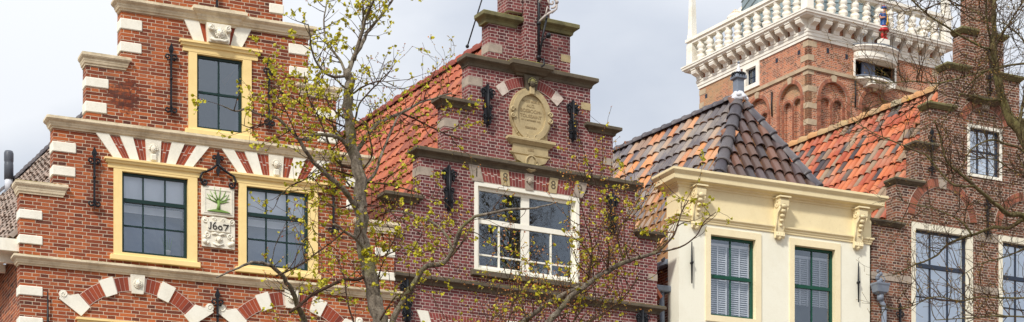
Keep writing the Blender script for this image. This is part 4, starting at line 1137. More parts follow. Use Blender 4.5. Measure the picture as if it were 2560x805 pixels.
bd4 = back_dir(F4, -1868); RL4 = 12
P0 = Vector((2.9, .2, 15.55)); E0 = Vector((-.12, .2, 10.85)); E0r = Vector((5.95, .2, 10.85))
for E_ in (E0, E0r): slab('roof_boarding', 'wood', h4, [P0 - dz, P0 + bd4 * RL4 - dz, E_ + bd4 * RL4 - dz, E_ - dz], .1)
pantile_roof('roof', 'tile_or', h4, P0, bd4, E0 - P0, int(RL4 / .19), int((E0 - P0).length / .34) + 1, .19, .34, seed=16, amp=.04, lift=.034, jit=.01, flip=True)
pantile_roof('roof', 'tile_or', h4, P0, bd4, E0r - P0, int(RL4 / .19), int((E0 - P0).length / .34) + 1, .19, .34, seed=17, amp=.045, lift=.04, jit=.01)
ridge_run('ridge_cap', 'ridge_sand', h4, P0 + Vector((0, 0, .04)), P0 + bd4 * RL4 + Vector((0, 0, .04)), .13, .34)

# ================================================================== TOWER
tw = thing('brick_tower', 'tall square brick tower with a white balustraded gallery standing behind the houses', 'tower', FT.pos(), FT.th)
TX, TY = 6.25, 6.42
# local helpers: front face (y=0, along x) and left face (x=0, along y)
def lancet(c_, hw, zs, zc, n=10):
    """pointed-round arch outline from bottom to crown"""
    pts = []
    for i in range(n + 1):
        a = PI - PI * i / n
        pts.append((c_ + hw * math.cos(a), zs + (zc - zs) * math.sin(a)))
    return pts
ZB = 21.0
nichesR = [(1.18, .62), (3.12, .62), (5.1, .62)]
nichesL = [(.98, .6), (2.86, .6), (4.8, .6)]
def niche_outline(c_, hw, zc): return [(c_ - hw, ZB)] + lancet(c_, hw, zc - hw * .95, zc) + [(c_ + hw, ZB)]
def face(m, width, niches, bayhole=None, winhole=None):
    holes = [niche_outline(c_, hw, 25.28) for c_, hw in niches]
    if bayhole: holes.append(bayhole)
    if winhole: holes.append(winhole)
    m.plate(rect(0, width, 0, 26.72), 0, .18, holes=holes)
    for c_, hw in niches:      # niche back with two deeper lancets
        sub_ = [niche_outline(c_ - hw * .47, hw * .36, 24.72), niche_outline(c_ + hw * .47, hw * .36, 24.72)]
        m.plate(niche_outline(c_, hw - .004, 25.275), .12, .22, holes=[[(x, max(z, ZB + .05)) for x, z in s_] for s_ in sub_])
        m.plate(rect(c_ - hw - .1, c_ + hw + .1, ZB - .1, 25.4), .24, .3)
def toleft(v):       # map the (x,y,z) of a front face to the left face: along +y, facing -x
    return [(y, x, z) for (x, y, z) in v]
mb = MB(); face(mb, TX, nichesR, rect(2.2, 4.1, 25.66, 26.34)); mb.build('wall', 'brickT', tw)
mb = MB(); face(mb, TY, nichesL, None, rect(2.84, 3.58, 25.84, 26.6)); mb.v = toleft(mb.v)
mb.v = [(x + .0, y, z) for x, y, z in mb.v]
mb.build('wall', 'brickT', tw)
boxpart('wall', 'brickT', tw, TX - .3, TX, .3, TY, 0, 26.7); boxpart('wall', 'brickT', tw, .3, TX - .3, TY - .3, TY, 0, 26.7)
for side, nich in ((0, nichesR), (1, nichesL)):
    for c_, hw in nich:
        for k, (cc_, h_, zc, rr) in enumerate(((c_, hw, 25.28, .14), (c_ - hw * .47, hw * .36, 24.72, .1), (c_ + hw * .47, hw * .36, 24.72, .1))):
            mb = MB(); yy = -.04 if k == 0 else .085
            n = 22 if k == 0 else 13
            inn = lancet(cc_, h_, zc - h_ * .95, zc, n); outp = lancet(cc_, h_ + rr, zc - h_ * .95, zc + rr, n)
            for i in range(n): mb.plate(inset([inn[i], inn[i + 1], outp[i + 1], outp[i]], .006), yy, yy + .05)
            z = inn[0][1] - .065
            while z > 22.4:
                for sg in (-1, 1):
                    xa, xb = sorted((cc_ + sg * h_, cc_ + sg * (h_ + rr)))
                    if k and sg * (cc_ - c_) < 0: xb = min(xb, xa + .06) ; 
                    mb.box(xa + .004, xb - .004, yy, yy + .05, z, z + .056)
                z -= .066
            mb.plate(outp + inn[::-1], yy + .008, yy + .056, mi=1)
            if side: mb.v = toleft(mb.v)
            mb.build('niche_arch', ['vousT', 'mortard'], tw)
        mb = MB(); mb.plate([(c_ - .1, 25.3), (c_ + .1, 25.3), (c_ + .13, 25.5), (c_, 25.54), (c_ - .13, 25.5)], -.05, .02)
        if side: mb.v = toleft(mb.v)
        mb.build('keystone', 'tstone', tw)
# string course and corner stones
part('string_course', 'tstone', tw, lambda m: (m.box(-.06, TX + .06, -.06, 0, 25.56, 25.68), m.box(-.06, 0, 0, TY + .06, 25.56, 25.68)))
rr = random.Random(21); z = 23.0
while z < 26.5:
    if not 25.5 < z < 25.75:
        for (ax, ay) in ((-.012, -.012),):
            l1, l2 = rr.choice((.28, .4)), rr.choice((.28, .4))
            mb = MB(); mb.plate(rect(0, 0, 0, 0), 0, 0) if 0 else None
            mb.box(-.012, l1, -.012, .05, z, z + .2); mb.box(-.0125, .05, .05, l2, z, z + .2)
            mb.build('corner_stone', 'tstone', tw)
            mb = MB(); mb.box(TX - l2, TX + .012, -.012, .05, z, z + .2); mb.build('corner_stone', 'tstone', tw)
            mb = MB(); mb.box(-.012, .05, TY - l1, TY + .012, z, z + .2); mb.build('corner_stone', 'tstone', tw)
    z += .6 if z < 25.0 else .5
for (x, z) in ((.92, 26.3), (1.8, 26.24), (1.75, 25.9)):  # putlog holes as dark plates on the wall face, shade put into colour
    if z > 26: boxpart('putlog_hole_shade', 'dark', tw, x - .06, x + .06, -.004, .02, z, z + .18)
for (yv, z) in ((.5, 26.22), (1.75, 26.3), (6.0, 26.2)): boxpart('putlog_hole_shade', 'dark', tw, -.004, .02, yv - .07, yv + .07, z, z + .16)
# entablature
wprof = [(-.3, 0), (.4, 0), (.45, .3), (.7, .34), (.75, .66), (.95, .7), (1, .8), (1, 1), (-.3, 1.0)]
def ring(m, z0, z1, pr, prof):
    rows = []
    for (o, t) in prof:
        o *= pr; zz = z0 + (z1 - z0) * t
        rows.append([(-o, -o, zz), (TX + o, -o, zz), (TX + o, TY + o, zz), (-o, TY + o, zz)])
    v = [p for r in rows for p in r]; F = []
    for i in range(len(rows) - 1):
        for j in range(4): F.append((4 * i + j, 4 * i + (j + 1) % 4, 4 * i + 4 + (j + 1) % 4, 4 * i + 4 + j))
    l = 4 * (len(rows) - 1)
    F += [(3, 2, 1, 0), (l, l + 1, l + 2, l + 3)]
    m.add(v, F)
part('fascia', 'twhite', tw, lambda m: ring(m, 26.66, 26.98, .1, wprof))
part('backing', 'brickT', tw, lambda m: m.box(.01, TX - .01, .01, TY - .01, 26.98, 27.34))
part('gallery_slab', 'twhite', tw, lambda m: ring(m, 27.34, 27.54, .52, [(-.3, 0), (.8, 0), (.84, .25), (.94, .32), (.96, .7), (1, .74), (1, 1), (-.3, 1.02)]))
prof_c = [(0, 26.97), (.13, 26.97), (.15, 27.04), (.17, 27.09), (.27, 27.12), (.38, 27.16), (.41, 27.24), (.39, 27.3), (.43, 27.31), (.43, 27.345), (0, 27.345)]
def corbel(m, c_, side, w_=.1):
    v = [(c_ - w_, -a, b) for a, b in prof_c] + [(c_ + w_, -a, b) for a, b in prof_c]
    if side: v = toleft(v)
    n = len(prof_c)
    m.add(v, [tuple(range(n)), tuple(reversed(range(n, 2 * n)))] + [(i, (i + 1) % n, n + (i + 1) % n, n + i) for i in range(n)])
for side, Lg in ((0, TX), (1, TY)):
    for k in range(12):
        c_ = .12 + (Lg - .24) * k / 11
        mb = MB(); corbel(mb, c_ if k else .1, side, .135); mb.build('corbel', 'twhite', tw)
bal = [(.075, 0), (.11, .04), (.11, .08), (.075, .12), (.13, .2), (.135, .28), (.09, .35), (.075, .38), (.125, .42), (.125, .47), (.075, .5), (.09, .54), (.125, .62), (.11, .7), (.07, .76), (.1, .8), (.1, .85)]
balm = None
def baluster(x, y):
    global balm
    if balm is None:
        mb = MB(); mb.lathe([(a * 1.3, b) for a, b in bal], 0, 0, 0, 12); balm = mb.mesh('baluster', 'twhite')
    o = bpy.data.objects.new('baluster', balm); C.objects.link(o); o.parent = tw; o.location = (x, y, 27.53)
oB = .2
for k in range(1, 12):
    t = k / 12
    baluster(-oB + (TX + 2 * oB) * t, -oB); baluster(-oB, -oB + (TY + 2 * oB) * t)
    baluster(-oB + (TX + 2 * oB) * t, TY + oB); baluster(TX + oB, -oB + (TY + 2 * oB) * t)
for (x, y) in ((-oB, -oB), (TX + oB, -oB), (-oB, TY + oB), (TX + oB, TY + oB)):
    boxpart('corner_post', 'twhite', tw, x - .17, x + .17, y - .17, y + .17, 27.53, 28.39, ch=.02)
    def ob(m):
        m.box(x - .15, x + .15, y - .15, y + .15, 28.58, 28.78, ch=.02)
        v = [(x - .125, y - .125, 28.72), (x + .125, y - .125, 28.72), (x + .125, y + .125, 28.72), (x - .125, y + .125, 28.72)] + [(x - .06, y - .06, 31.4), (x + .06, y - .06, 31.4), (x + .06, y + .06, 31.4), (x - .06, y + .06, 31.4)]
        m.add(v, [(0, 1, 5, 4), (1, 2, 6, 5), (2, 3, 7, 6), (3, 0, 4, 7), (4, 5, 6, 7)])
        m.ball((x, y, 31.45), .12)
    part('obelisk', 'twhite', tw, ob)
def rail(m):
    for (a, b, c_, d) in ((-oB - .2, TX + oB + .2, -oB - .2, -oB + .2), (-oB - .2, TX + oB + .2, TY + oB - .2, TY + oB + .2), (-oB - .2, -oB + .2, -oB + .2, TY + oB - .2), (TX + oB - .2, TX + oB + .2, -oB + .2, TY + oB - .2)):
        m.box(a, b, c_, d, 28.48, 28.59)
        a2, b2, c2, d2 = a + .06, b - .06, c_ + .06, d - .06
        if a < -.3 and b < 1: c2, d2 = c_ - .08, d + .08
        if a > 1: c2, d2 = c_ - .08, d + .08
        m.box(a2, b2, c2, d2, 28.375, 28.482)
part('handrail', 'twhite', tw, rail)
def drum(m):
    n = 8; r = 2.85; cx_, cy_ = TX / 2, TY / 2
    z = 27.4
    while z < 31.4:
        m.lathe([(r, 0), (r, .26), (r + .03, .27), (r + .03, .3), (r, .31)], cx_, cy_, z, n, smooth=False) 
        z += .31
part('lantern', 'drum', tw, drum, 'grey green lead clad octagonal lantern')
def volute(m):
    x, y, z = 1.7, TY - .9, 29.55
    m.ball((x - .35, y + .35, z), .28, 1, 1, .7); m.ball((x - .1, y + .2, z + .15), .25); m.tube([(x - .6, y + .5, z - .1), (x - .35, y + .4, z + .2), (x, y + .2, z + .1)], .1, 8)
part('volute', 'twhite', tw, volute)
# small window on the left face
def twin(m): 
    m.plate(rect(2.72, 3.68, 25.76, 26.665), -.06, .2, holes=[rect(2.9, 3.5, 25.92, 26.54)])
mb = MB(); twin(mb); mb.v = toleft(mb.v); tw_w = mb.build('window', 'twhite', tw)
mb = MB(); mb.plate(rect(2.9, 3.5, 25.92, 26.54), .08, .12, holes=[rect(2.93, 3.19, 25.95, 26.21), rect(3.21, 3.47, 25.95, 26.21), rect(2.93, 3.19, 26.24, 26.51), rect(3.21, 3.47, 26.24, 26.51)]); mb.v = toleft(mb.v); mb.build('sash', 'navy', tw_w)
mb = MB(); mb.box(2.91, 3.49, .1, .105, 25.93, 26.53); mb.v = toleft(mb.v); mb.build('pane', 'glass', tw_w)
mb = MB(); mb.box(2.8, 3.6, .125, .15, 25.8, 26.65); mb.v = toleft(mb.v); mb.build('blind', 'curtain', tw_w)
mb = MB(); mb.tube([(1.98, -.04, 24.4), (1.98, -.06, 24.9), (1.98, -.04, 25.3)], .03, 5); mb.v = toleft(mb.v); mb.build('wall_anchor', 'iron', tw)
mb = MB(); mb.tube([(2.16, -.06, 24.55), (2.16, -.08, 25.0), (2.16, -.06, 25.5)], .03, 5); mb.build('wall_anchor', 'iron', tw)
# curved bay with the dark stage opening
BC, BR = 3.14, 1.06
def arcpts(r, dpt, n=16): return [(BC - r * math.cos(PI * i / n), -dpt * math.sin(PI * i / n)) for i in range(n + 1)]
def loft(m, rows, close=True):
    v = []; F = []
    for (r, dpt, z) in rows: v += [(x, y, z) for x, y in arcpts(r, dpt)]
    n = 17
    for i in range(len(rows) - 1):
        for k in range(n - 1): F.append((i * n + k, i * n + k + 1, (i + 1) * n + k + 1, (i + 1) * n + k))
    F.append(tuple(range(n))); F.append(tuple((len(rows) - 1) * n + k for k in reversed(range(n))))
    m.add(v, F)
bay = part('stage_bay', 'twhite', tw, lambda m: (loft(m, [(.96, .5, 26.3), (.98, .52, 26.36), (1.0, .54, 26.38), (1.0, .54, 26.58), (1.05, .6, 26.6), (1.1, .66, 26.68), (1.12, .7, 26.7), (1.12, .7, 26.76), (1.0, .6, 26.78)]),
      m.box(2.12, 2.2, -.03, .1, 25.66, 26.34), m.box(4.1, 4.18, -.03, .1, 25.66, 26.34)), 'curved white canopy and ledge round the dark stage opening')
part('canopy_lead', 'lead', bay, lambda m: loft(m, [(1.13, .71, 26.765), (1.13, .71, 26.79), (.6, .3, 26.83)]))
part('ledge', 'twhite', bay, lambda m: (loft(m, [(.45, .1, 25.42), (.7, .25, 25.46), (.93, .42, 25.57), (.96, .45, 25.58), (.96, .45, 25.65)]), m.box(BC - .55, BC - .4, -.5, 0, 25.36, 25.5), m.box(BC + .4, BC + .55, -.5, 0, 25.36, 25.5)))
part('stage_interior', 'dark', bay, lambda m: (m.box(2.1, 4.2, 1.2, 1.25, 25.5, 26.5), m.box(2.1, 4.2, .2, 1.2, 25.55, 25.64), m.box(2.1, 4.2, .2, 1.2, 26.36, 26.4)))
boxpart('stage_panel', 'board', bay, 2.62, 3.25, .1, .16, 25.68, 26.33)
part('stage_rail', 'lead', bay, lambda m: m.tube([(x, y, 25.7) for x, y in arcpts(.92, .4)], .03, 6))
# trumpeter statue on the canopy
def sw(lx_, ly_):   # tower local to world
    return Vector((FT.X0 + lx_ * FT.c - ly_ * FT.s, FT.Y0 + lx_ * FT.s + ly_ * FT.c, 0))
sp = sw(BC + .02, -.46)
stt = thing('trumpeter_statue', 'painted statue of horn player in blue coat and red skirt on the tower', 'statue', (sp.x, sp.y, 26.85), FT.th)
boxpart('pedestal', 'twhite', stt, -.2, .2, -.13, .13, 0, .2, ch=.015)
def skinbody():
    me = bpy.data.meshes.new('body')
    z0 = .2
    V = [(0, 0, .55), (0, 0, .7), (0, -.01, .86), (0, -.01, .95), (0, -.02, 1.0), (0, -.03, 1.09), (0, -.02, 1.15),
         (-.14, 0, .9), (-.19, -.03, .76), (-.05, -.17, .78), (.14, 0, .9), (.18, -.03, .75), (.03, -.17, .73),
         (-.065, 0, .48), (-.07, -.01, .27), (-.07, 0, .05), (-.07, -.08, .03), (.065, 0, .48), (.06, -.06, .28), (.055, -.01, .05), (.06, -.09, .03)]
    E_ = [(0, 1), (1, 2), (2, 3), (3, 4), (4, 5), (5, 6), (2, 7), (7, 8), (8, 9), (2, 10), (10, 11), (11, 12), (0, 13), (13, 14), (14, 15), (15, 16), (0, 17), (17, 18), (18, 19), (19, 20)]
    rad = [.1, .085, .1, .045, .045, .082, .06, .05, .042, .03, .05, .042, .03, .06, .048, .032, .03, .06, .048, .032, .03]
    me.from_pydata([(x, y, z + z0) for x, y, z in V], E_, [])
    o = bpy.data.objects.new('body', me); C.objects.link(o)
    md = o.modifiers.new('s', 'SKIN'); s_ = o.modifiers.new('u', 'SUBSURF'); s_.levels = 1; s_.render_levels = 1
    for i, r_ in enumerate(rad): me.skin_vertices[0].data[i].radius = (r_, r_)
    me.skin_vertices[0].data[0].use_root = True
    dg = bpy.context.evaluated_depsgraph_get(); dg.update()
    m2 = bpy.data.meshes.new_from_object(o.evaluated_get(dg)); bpy.data.objects.remove(o)
    m2.materials.clear(); m2.materials.append(M['skin'])
    for p in m2.polygons: p.use_smooth = True
    b = bpy.data.objects.new('body', m2); C.objects.link(b); b.parent = stt
skinbody()
part('coat', 'blue', stt, lambda m: (m.lathe([(.16, .62), (.13, .75), (.115, .86), (.13, 1.0), (.15, 1.08), (.08, 1.15)], 0, 0, 0.0, 14),
      m.tube([(-.11, 0, 1.1), (-.17, -.01, 1.03)], [.07, .065], 8), m.tube([(.11, 0, 1.1), (.17, -.01, 1.03)], [.07, .065], 8)))
part('skirt', ['red', 'twhite'], stt, lambda m: (m.lathe([(.2, .5), (.21, .53), (.165, .64), (.13, .72)], 0, 0, 0, 16), m.lathe([(.195, .6), (.2, .62), (.17, .65)], 0, 0, 0, 16, mi=1)))
part('boot', 'red', stt, lambda m: (m.tube([(-.07, -.01, .42), (-.07, 0, .24)], [.055, .045], 8), m.tube([(-.07, 0, .235), (-.07, -.11, .225)], .035, 8)))
part('boot', 'red', stt, lambda m: (m.tube([(.06, -.05, .42), (.055, -.01, .24)], [.055, .045], 8), m.tube([(.055, 0, .235), (.06, -.12, .225)], .035, 8)))
part('hat', ['blue', 'red'], stt, lambda m: (m.lathe([(.1, 1.32), (.11, 1.34), (.1, 1.37), (.08, 1.4)], 0, -.02, 0, 12), m.ball((0, -.02, 1.41), .06, 1.1, 1, .6, mi=1)))
part('hair', 'twhite', stt, lambda m: m.ball((0, .02, 1.28), .1, 1, .9, 1.1))
part('face_features', 'ink', stt, lambda m: (m.ball((-.03, -.112, 1.31), .011), m.ball((.03, -.112, 1.31), .011), m.box(-.02, .02, -.118, -.105, 1.25, 1.257)))
part('trumpet', 'gold', stt, lambda m: m.tube([(0, -.13, 1.25), (.01, -.19, 1.0), (.0, -.21, .8), (0, -.22, .74)], [.012, .016, .025, .07], 8))
part('banner', 'gold', stt, lambda m: m.ball((0, -.2, .72), .07, 1, .5, .8))

# ================================================================== TREES
def PXY(px, py, Y): return Vector(((px - CXP) / FPX * Y, Y, EYE + (YH - py) / FPX * Y))
class Tree:
    def __init__(s, root, seed, up=.5):
        s.root = root; s.r = random.Random(seed); s.tw = MB(); s.lf = MB(); s.bd = MB(); s.up = up
    def limb(s, name, mat, pts, r0, r1, n=8):
        """catmull-smoothed path"""
        P = [pts[0]] + pts + [pts[-1]]
        out = []
        for i in range(1, len(P) - 2):
            for k in range(4):
                t = k / 4; a, b, c_, d = P[i - 1], P[i], P[i + 1], P[i + 2]
                out.append(.5 * ((2 * b) + (c_ - a) * t + (2 * a - 5 * b + 4 * c_ - d) * t * t + (3 * b - a - 3 * c_ + d) * t ** 3))
        out.append(pts[-1])
        m = len(out); sd = s.r.random() * 50
        rad = []
        for i in range(m):
            t = i / (m - 1)
            q = noise.noise(Vector((sd, i * .37, 0)))
            rad.append((r0 + (r1 - r0) * t) * (1 + .16 * q))
            out[i] = out[i] + Vector((noise.noise(Vector((i * .5, sd, 1))), noise.noise(Vector((i * .5, sd, 5))), noise.noise(Vector((i * .5, sd, 9))))) * r0 * .35
        mb = MB(); mb.tube(out, rad, n); mb.build(name, mat, s.root)
        return out, rad
    def leaf(s, p, size, mb):
        r = s.r
        d = Vector((r.gauss(0, 1), r.gauss(0, 1), r.gauss(-.3, .8))).normalized()
        sd = d.cross(Vector((r.gauss(0, 1), r.gauss(0, 1), r.gauss(0, 1)))).normalized(); nn = d.cross(sd)
        l = size * r.uniform(.6, 1.25); w_ = l * .42
        f = nn * w_ * .5
        v = [p, p + d * l * .35 + sd * w_ + f, p + d * l * .45, p + d * l * .35 - sd * w_ + f, p + d * l, p + d * l * .75 + sd * w_ * .8 + f, p + d * l * .75 - sd * w_ * .8 + f]
        mb.add(v, [(0, 1, 2), (0, 2, 3), (1, 5, 2), (2, 5, 4), (3, 2, 6), (2, 4, 6)], 0, False)
    def twig(s, p, d, length, rad, depth, leafp, budp, leafsize, upb):
        r = s.r; n = max(3, int(length / .06)); step = length / n
        pts = [p.copy()]; rads = [rad]; curl = Vector((r.gauss(0, .35), r.gauss(0, .35), r.gauss(.0, .2)))
        for i in range(n):
            d = (d + curl * .16 + Vector((r.gauss(0, .2), r.gauss(0, .2), r.gauss(upb * .14, .16)))).normalized()
            p = p + d * step; pts.append(p.copy()); rads.append(max(rad * (1 - (i + 1) / n * .72), .0019))
            if depth < 3 and i > 0 and r.random() < (.34 if depth == 0 else .26):
                a = Vector((r.gauss(0, 1), r.gauss(0, 1), r.gauss(.1, 1))).normalized()
                s.twig(p, (d * .8 + a * .85).normalized(), length * r.uniform(.3, .6), rads[-1] * .7, depth + 1, leafp, budp, leafsize, upb)
            if i >= n * .35 or depth > 0:
                if r.random() < leafp:
                    for _ in range(r.choice((1, 2, 2, 3))): s.leaf(p + Vector((r.gauss(0, .006), r.gauss(0, .006), r.gauss(0, .006))), leafsize, s.lf)
                elif r.random() < budp: s.leaf(p, leafsize * .5, s.bd)
        if leafp > 0 and r.random() < min(.8, leafp * 2.2):
            for _ in range(2): s.leaf(p, leafsize, s.lf)
        elif budp > 0: s.leaf(p, leafsize * .5, s.bd)
        s.tw.tube(pts, rads, 4 if rad < .006 else 5, cap=False)
    def dress(s, path, per_m, ln, leafp, budp, size, t0=0.1, upb=.5, rad=.0065):
        L_ = 0
        tot = sum((path[i + 1] - path[i]).length for i in range(len(path) - 1)); acc = 0
        for i in range(len(path) - 1):
            seg = path[i + 1] - path[i]; l = seg.length; acc += l
            if acc / tot < t0: continue
            k = per_m * l; cnt = int(k) + (1 if s.r.random() < k - int(k) else 0)
            for _ in range(cnt):
                p = path[i] + seg * s.r.random(); d0 = seg.normalized()
                a = Vector((s.r.gauss(0, 1), s.r.gauss(0, 1), s.r.gauss(.35, .9))); a = (a - d0 * a.dot(d0) * .7).normalized()
                s.twig(p, (a + d0 * .5).normalized(), s.r.uniform(*ln), rad * s.r.uniform(.6, 1.1), 0, leafp, budp, size, upb)
# --- tree 1 : linden in the middle
Y1 = 22.0
base1 = PXY(952, 1850, Y1); base1.z = 0
t1_ = thing('linden_tree', 'linden tree with small fresh yellow green leaves in front of the two left gables', 'tree', (base1.x, base1.y, 0))
def loc1(px, py, dy=0):
    p = PXY(px, py, Y1 + dy); return p - base1
T1 = Tree(t1_, 7)
tp = [Vector((0, 0, -.1)), Vector((.02, .02, .8)), Vector((-.02, 0, 2.2)), loc1(955, 1150), loc1(958, 950), loc1(948, 820), loc1(939, 752), loc1(921, 682), loc1(906, 601), loc1(900, 526), loc1(901, 450), loc1(882, 378), loc1(874, 318), loc1(869, 258), loc1(873, 214), loc1(870, 178)]
path, _ = T1.limb('trunk', 'bark1', tp, .112, .047, 12)
paths = {}
def L1(name, pts, r0, r1, dy=(0, 0), twg=None):
    n = len(pts)
    P = [loc1(x, y, dy[0] + (dy[1] - dy[0]) * i / (n - 1)) for i, (x, y) in enumerate(pts)]
    sc_ = .8 if r0 < .058 else .62
    p, _ = T1.limb('limb', 'bark1' if r0 > .02 else 'twig1', P, r0 * sc_, r1 * sc_, 8 if r0 > .02 else 6)
    if twg: T1.dress(p[:int(len(p) * .72)] if pts[-1] == (541, 694) else p, *twg)
    return p
DEN = (12, (.16, .5), .35, .25, .039)
DN2 = (15, (.16, .46), .36, .25, .039)
MED = (11, (.2, .55), .3, .35, .040)
THN = (10, (.2, .6), .14, .45, .038)
PNK = (15, (.3, .75), .06, .6, .038, .05, 1.1)
LIMBS = [
 ([(870, 182), (889, 134), (904, 114), (914, 89), (939, 55), (964, 25), (984, -5), (1000, -60)], .036, .012, (0, .5), DN2),
 ([(885, 150), (904, 84), (914, 45), (924, 20), (934, 0), (940, -50)], .03, .012, (0, -.5), DN2),
 ([(900, 100), (908, 60), (909, 30), (907, 0), (900, -40)], .014, .008, (-.1, .3), DN2),
 ([(866, 190), (839, 192), (815, 184), (790, 154), (777, 114), (775, 85), (770, 60)], .022, .007, (0, -.6), DN2),
 ([(862, 176), (849, 150), (834, 129), (815, 99), (810, 60), (815, 15), (822, -30)], .022, .007, (0, .5), DN2),
 ([(869, 210), (879, 234), (904, 218), (934, 206), (959, 203), (985, 214)], .016, .005, (0, -.5), THN),
 ([(884, 384), (899, 368), (934, 318), (964, 298), (1003, 283), (1048, 258), (1093, 243), (1130, 232)], .036, .009, (0, 1.1), THN),
 ([(1003, 283), (1028, 293), (1068, 313), (1098, 328), (1150, 350)], .016, .006, (.6, 1.1), THN),
 ([(878, 330), (890, 290), (899, 258), (929, 224), (949, 204), (960, 180)], .018, .006, (0, .8), THN),
 ([(905, 470), (939, 430), (949, 398), (969, 348), (990, 300), (1003, 283)], .024, .012, (0, .6), THN),
 ([(900, 430), (930, 390), (924, 343), (914, 308), (895, 295)], .012, .006, (0, -.5), THN),
 ([(898, 530), (876, 500), (856, 470), (815, 435), (780, 400), (768, 383), (743, 343), (718, 318), (688, 293), (648, 285), (614, 272), (589, 278), (554, 263)], .04, .007, (0, -1.3), DEN),
 ([(874, 372), (849, 346), (820, 338), (785, 338), (765, 350), (742, 345)], .03, .02, (0, -.8), DEN),
 ([(925, 660), (901, 611), (881, 591), (856, 574), (835, 560)], .028, .014, (0, -.5), MED),
 ([(945, 1130), (860, 1040), (790, 900), (762, 805), (747, 772), (732, 732), (712, 697), (687, 672), (657, 657), (621, 659), (586, 674), (541, 694)], .055, .009, (0, -1.6), (12, (.2, .65), .14, .4, .040, .35)),
 ([(725, 780), (750, 762), (780, 737), (820, 717), (861, 699), (890, 700), (915, 690)], .02, .024, (-1.4, 0), MED),
 ([(690, 690), (750, 662), (800, 626), (841, 596), (860, 580)], .013, .007, (-1.3, -.2), THN),
 ([(955, 900), (981, 805), (1002, 762), (1032, 712), (1067, 667), (1102, 660), (1122, 645), (1137, 611), (1150, 576)], .062, .032, (0, -.6), (7, (.2, .5), .2, .3, .04, .15)),
 ([(1137, 611), (1148, 578), (1180, 546), (1226, 533), (1276, 523), (1326, 521), (1367, 513), (1395, 505)], .026, .006, (-.6, -1.0), (5, (.15, .5), .05, .4, .026)),
 ([(1130, 630), (1122, 600), (1102, 571), (1072, 551), (1032, 538), (991, 528), (951, 531), (930, 520)], .022, .007, (-.5, .6), MED),
 ([(1130, 640), (1160, 600), (1175, 570), (1185, 540)], .014, .006, (-.6, -.2), THN),
 ([(952, 1250), (1100, 1060), (1230, 890), (1311, 805), (1336, 782), (1382, 752), (1427, 727), (1472, 707), (1503, 687), (1528, 667)], .065, .024, (0, -1.0), (14, (.25, .75), .07, .6, .040, .45, 1.2)),
 ([(1230, 890), (1300, 860), (1372, 805), (1397, 777), (1422, 747), (1452, 722), (1503, 687), (1550, 662), (1585, 647), (1625, 636), (1646, 629)], .05, .02, (-.7, -1.1), (15, (.25, .75), .09, .6, .040, .22, 1.2)),
 ([(1646, 629), (1670, 605), (1686, 585), (1696, 555), (1706, 526), (1722, 500)], .017, .006, (-1.1, -.8), MED),
 ([(1640, 632), (1700, 618), (1740, 590), (1760, 555), (1790, 530)], .012, .005, (-1.1, -1.4), (6, (.1, .35), .2, .3, .034)),
 ([(1560, 655), (1545, 600), (1540, 540), (1500, 480), (1475, 435)], .012, .005, (-1.0, -.6), PNK),
 ([(1470, 700), (1480, 620), (1465, 560), (1450, 500)], .012, .004, (-1.0, -1.5), PNK),
 ([(945, 780), (940, 720), (960, 650), (985, 600), (1000, 560)], .014, .005, (0, .7), THN),
 ([(950, 800), (990, 740), (1020, 735), (1060, 715)], .014, .005, (-.2, -.6), MED),
 ([(1075, 670), (1082, 720), (1090, 760), (1120, 800)], .009, .004, (-.5, -.6), (3, (.1, .3), .1, .3, .026)),
 ([(940, 880), (900, 840), (870, 760), (860, 690), (840, 640)], .02, .006, (0, .8), MED),
 ([(1200, 930), (1260, 830), (1280, 760), (1270, 700)], .016, .005, (-.6, 0), PNK),
 ([(1080, 1000), (1180, 900), (1230, 800), (1240, 730)], .018, .005, (0, .5), PNK),
 ([(880, 420), (840, 400), (800, 300), (770, 240), (760, 180)], .018, .005, (0, -.4), DEN),
 ([(895, 480), (860, 440), (830, 300), (815, 240)], .015, .005, (0, .5), DEN),
 ([(872, 320), (800, 290), (740, 250), (690, 225), (655, 212)], .012, .005, (0, -.8), DEN),
 ([(868, 300), (830, 270), (800, 215), (780, 200)], .012, .005, (0, .5), DEN),
 ([(876, 365), (820, 305), (770, 285), (720, 270), (680, 250)], .012, .005, (0, .4), DEN),
 ([(884, 440), (820, 425), (760, 450), (720, 470), (690, 500)], .012, .005, (0, -.6), MED),
 ([(898, 500), (850, 520), (800, 500), (770, 530)], .012, .005, (0, .6), MED),
 ([(900, 520), (950, 515), (1000, 550), (1060, 590)], .012, .005, (0, -.7), MED),
 ([(900, 455), (960, 460), (1040, 480), (1110, 505)], .014, .005, (0, .5), MED),
 ([(743, 343), (700, 250), (660, 220)], .009, .004, (-.9, -1.3), DEN),
 ([(688, 293), (640, 320), (600, 310)], .008, .004, (-1.1, -1.5), DEN),
 ([(915, 650), (960, 640), (1010, 620), (1050, 640)], .012, .004, (0, .5), MED),
 ([(1380, 900), (1430, 810), (1470, 760), (1540, 730)], .014, .005, (-.8, -.3), PNK),
 ([(1300, 860), (1480, 800), (1560, 740), (1600, 690)], .016, .005, (-.7, -.9), PNK),
]
for pts, r0, r1, dy, tg in LIMBS: L1('limb', pts, r0, r1, dy, tg)
T1.dress(path[len(path) // 2:], 5, (.15, .4), .3, .2, .034)
T1.tw.build('twigs', 'twig1', t1_)
T1.lf.build('foliage', 'leaf', t1_)
T1.bd.build('buds', 'bud', t1_)
